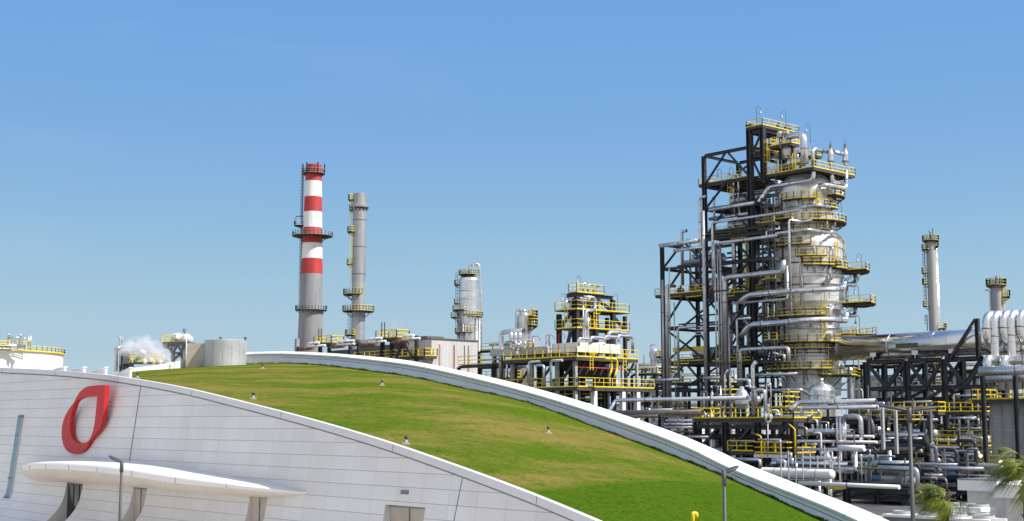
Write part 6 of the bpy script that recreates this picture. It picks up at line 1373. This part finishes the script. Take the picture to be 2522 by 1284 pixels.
# two lamps that are lit
m, nt, b = nodes('lit_bulb'); b.inputs['Emission Color'].default_value = (1, .66, .30, 1); b.inputs['Emission Strength'].default_value = 2.2; b.inputs['Base Color'].default_value = (.9, .8, .6, 1); MATS['lit_bulb'] = m
for px, py, D, lab in ((2415, 1123, 147, 'left lit round lamp on the furnace walkway'), (2464, 1137, 147, 'right lit round lamp on the furnace walkway'), (2188, 1057, 150, 'small lit lamp in the dark by the trestle'), (2051, 1058, 150, 'small lit lamp at the end of the grey vessel')):
    p = at(px, py, D); r_ = .2 if px > 2300 else .12; t = thing('lit_lamp', lab, 'lamp', p, 'lit lamps'); MB().lathe(p, [(.01, -r_), (r_*.8, -r_*.6), (r_, 0), (r_*.8, r_*.6), (.01, r_)], 14).build('bulb', 'lit_bulb', t); MB().tube([p + EZ*r_*.8, p + EZ*(r_+.5), p + EZ*(r_+.5) + EY*.8], .04, 6).build('arm', 'grey_steel', t)
PK = .8
# ================================================================== the units behind: racks, vessels and pipes
def unit(label, px0, px1, pyt, D, seed, ny=2, dy=6., step=6., rails=True, busy=1.0, levels=None, dark=.5, dim=False):  # dim: darker materials and full decks stand in for deep shade
    rr = random.Random(seed); a = at(px0, pyt, D); x0 = a.x; y0 = a.y; x1 = slide(a, EX, px1).x; zt = a.z
    n = max(1, round((x1-x0)/step)); xs_ = [x0 + (x1-x0)*i/n for i in range(n+1)]; lv = levels or max(2, int(zt/4.5)); zz = [zt*(i+1)/lv for i in range(lv)]
    t = thing('background_unit', label, 'process unit', ((x0+x1)/2, y0 + dy/2, 0), 'process units behind the tower')
    for j in range(ny):
        y = y0 + dy*j
        for x in xs_: MB().ibeam((x, y, 0), (x, y, zt), .55 if dim else .42).build('post', 'black_steel', t)
        for z in zz: MB().ibeam((x0, y, z), (x1, y, z), .5 if dim else .36).build('beam', 'black_steel', t)
    for i, z in enumerate(zz):
        if dim or rr.random() < .8: 
            d = MB().box(x0+.22, y0+.22, z+.2, x1-.22, y0+dy*(ny-1)-.22, z+.3).build('deck', 'grating', t)
            if rails and rr.random() < .85: MB().rail([(x0, y0-.1, z+.3), (x1, y0-.1, z+.3)], 1.2, .085, 2.2, .14).rail([(x1, y0-.1, z+.3), (x1, y0+dy, z+.3)], 1.2, .085, 2.2, .14).build('railing', 'yellow_paint', d)
    for k in range(int(busy*n*lv*1.5)):
        z = rr.choice(zz) + rr.uniform(.6, 2.6); r_ = rr.choice((.1, .14, .2, .3)); y = y0 + rr.uniform(-.3, dy); xa_ = rr.uniform(x0, x1-2); L = rr.uniform(3, 12); mt = rr.choice(('clad', 'brown_pipe', 'grey_steel', 'black_steel') if dim else ('clad', 'clad', 'clad_bright', 'white_paint', 'brown_pipe'))
        pts = [V((xa_, y, z)), V((min(x1+1, xa_+L), y, z))]
        if rr.random() < .5: pts.append(pts[-1] - EZ*rr.uniform(1, 3))
        MB().tube(pts, r_, 8).build('pipe_run', mt, t)
    for k in range(int(busy*n*2.2)):
        x = rr.uniform(x0, x1); y = y0 + rr.uniform(0, dy); zb = rr.choice([0] + zz[:-1]); h = rr.uniform(2.5, 6); r_ = rr.uniform(.08, .2)
        MB().tube([(x, y, zb), (x, y, zb+h), (x+rr.uniform(-2, 2), y, zb+h)], r_, 8).build('riser', rr.choice(('grey_steel', 'clad', 'black_steel') if dim else ('clad', 'clad_bright', 'white_paint')), t)
    for k in range(int(busy*n*.7)):
        z = rr.choice(zz[:-1] or zz) + .3; x = rr.uniform(x0+1, x1-1); y = y0 + rr.uniform(1, dy-1); r_ = rr.uniform(.35, .75)
        if rr.random() < .5: MB().lathe((x, y, z+r_+.3), [(.01, -2), (r_, -1.6), (r_, 1.6), (.01, 2)], 14, 'x').build('drum', rr.choice(('clad', 'grey_steel', 'motor_blue') if dim else ('clad', 'white_paint', 'clad_bright')), t)
        else: MB().lathe((x, y, z), [(r_, 0), (r_, 2.2), (r_*.6, 2.7), (.01, 2.8)], 14).build('vessel', rr.choice(('clad', 'grey_steel', 'motor_blue') if dim else ('clad', 'white_paint', 'clad_bright')), t)
    for i in range(n):
        if rr.random() < dark: z = rr.choice([0] + zz[:-1]); MB().beam((xs_[i], y0, z), (xs_[i+1], y0, z + zz[0]), .3).build('brace', 'black_steel', t)
    for k in range(2):
        x = rr.uniform(x0, x1); MB().beam((x, y0+1, zt), (x, y0+1, zt + rr.uniform(2, 4)), .12).build('mast', 'grey_steel', t)
    return t
unit('yellow railed rack seen through the gap left of the tall frame', 1556, 1618, 925, 255, 1, busy=1.6)
unit('low rack of white and silver pipes left of the tall frame foot', 1540, 1640, 958, 235, 2, busy=1.4)
unit('dim pipe rack behind the legs of the lower left frame', 1618, 1760, 948, 250, 3, busy=1.2)
unit('dim pipe rack behind the foot of the fat column', 1740, 1900, 968, 245, 4, busy=1.0)
unit('rack right of the column foot with yellow rails', 2040, 2140, 905, 232, 5, dy=8, busy=1.2)
unit('yellow and white rack seen through the top bays of the trestle', 2120, 2300, 905, 262, 6, busy=1.5)
unit('rack with bright rails behind the right bays of the trestle', 2280, 2440, 918, 255, 7, busy=1.5)
unit('lower dark rack behind the middle of the trestle', 2150, 2330, 985, 225, 8, busy=1.3, dark=1, dim=True)
unit('lower dark rack behind the right part of the trestle', 2310, 2450, 1000, 222, 9, busy=1.3, dark=1, dim=True)
unit('rack behind the loop pipes at the right edge', 2400, 2640, 930, 205, 10, busy=1.0)
unit('low black rack behind the four upright pipes', 1985, 2140, 1030, 168, 11, dy=4, step=5, busy=1.5, dark=1)
unit('low black rack before the left trestle posts', 2100, 2240, 1040, 174, 12, dy=3, step=5, busy=1.3, dark=1, dim=True)
unit('low rack of pipes under the pump platform', 1700, 1975, 1075, 164, 13, dy=4, step=5, busy=1.6, rails=False, dark=.8)
unit('low rack of pipes left of the pump platform', 1560, 1720, 1050, 172, 14, dy=4, step=6, busy=1.4, rails=False)
unit('rack behind the legs of the fan box structure', 1270, 1480, 975, 205, 15, busy=1.3)
unit('dark rack between the two railed decks of the fan box structure', 1262, 1420, 898, 182, 16, dy=5, busy=1.5, dark=1)
unit('rack with yellow rails right of the corrugated wall', 1178, 1262, 868, 235, 17, dy=6, busy=1.6)
unit('yellow railed rack in front of the corrugated wall', 1130, 1215, 905, 188, 18, dy=4, step=5, busy=1.6)
unit('faint rack beyond the tall frame and the fan box structure', 1540, 1640, 912, 330, 19, busy=1.2)
unit('low dark rack at the trestle foot behind the chillers', 2130, 2300, 1150, 158, 20, dy=4, step=3.2, busy=1.2, dark=1, levels=3, dim=True)
unit('low dark rack at the trestle foot behind the hut', 2240, 2420, 1160, 166, 21, dy=4, step=3.2, busy=1.1, dark=1, levels=3, dim=True)
unit('low rack just behind the parapet with pale pipes', 1890, 2110, 1150, 142, 22, dy=3, step=4, busy=1.0, levels=2, rails=False, dark=.9)
unit('low dark pump rack in front of the trestle, right of the parapet end', 2085, 2240, 1205, 126, 23, dy=5, step=4, busy=2.0, dark=1, levels=2, dim=True)
unit('low dark pump rack in front of the trestle, behind the long chiller', 2225, 2400, 1200, 132, 24, dy=5, step=4, busy=2.0, dark=1, levels=1, rails=False, dim=True)
unit('middle dark rack before the trestle, level with the silver elbow', 2085, 2235, 1120, 150, 25, dy=4, step=5, busy=1.8, dark=1, levels=2, rails=False, dim=True)
unit('tall dark rack standing behind the four upright pipes', 1990, 2135, 1040, 158, 26, dy=4, step=4, busy=1.0, dark=1, dim=True, rails=False, levels=4)
unit('dark rack filling the trestle foot behind the lower walkway', 2140, 2430, 1085, 196, 27, dy=5, step=4, busy=1.2, dark=1, dim=True, levels=4)
# pale store sheds far behind, seen low between the racks
for k, (pa, pb, pt, D, lab) in enumerate(((2085, 2480, 930, 420, 'long grey shed far behind the trestle'), (2250, 2440, 1140, 215, 'pale wall seen low through the trestle'), (1500, 1700, 1000, 300, 'pale low shed behind the foot of the lower left frame'))):
    a = at(pa, pt, D); b_ = slide(a, EX, pb); t = thing('storage_shed', lab, 'building', ((a.x+b_.x)/2, a.y, 0)); MB().box(a.x, a.y, 0, b_.x, a.y+8, a.z).build('wall', 'white_paint' if k else 'stack_grey', t); MB().box(a.x-.3, a.y-.3, a.z, b_.x+.3, a.y+8.3, a.z+.4).build('roof', 'grey_steel', t)
# big conduits crossing low behind the fan box structure and vessels at the column foot
for k, (px, pt, D, r_, lab) in enumerate(((2096, 905, 222, .55, 'slim silver vessel right of the column foot'), (2118, 880, 224, .2, 'thin upright pipe right of the column foot'), (2106, 900, 218, .14, 'thinnest upright pipe right of the column foot'), (1613, 860, 262, .8, 'small silver column left of the tall frame'), (2064, 945, 214, .3, 'silver upright beside the dome-topped vessel'), (1604, 850, 264, .16, 'thin bent riser left of the small silver column'))):
    p = at(px, 1000, D); h = zat(pt, D)
    if r_ > .5: t = thing('slim_vessel', lab, 'vessel', (p.x, p.y, 0)); MB().lathe((p.x, p.y, 0), [(r_, 0), (r_, h-.4), (r_*.6, h), (.01, h+.1)], 18).build('shell', 'clad', t); ring_part(t, p.x, p.y, h-1.5, r_, r_+1.2, 30, 200, t=.11)
    else: pipe('foot_riser', lab, r_, [V((p.x, p.y, 0)), V((p.x, p.y, h)), V((p.x+1.2, p.y, h))], 'clad')
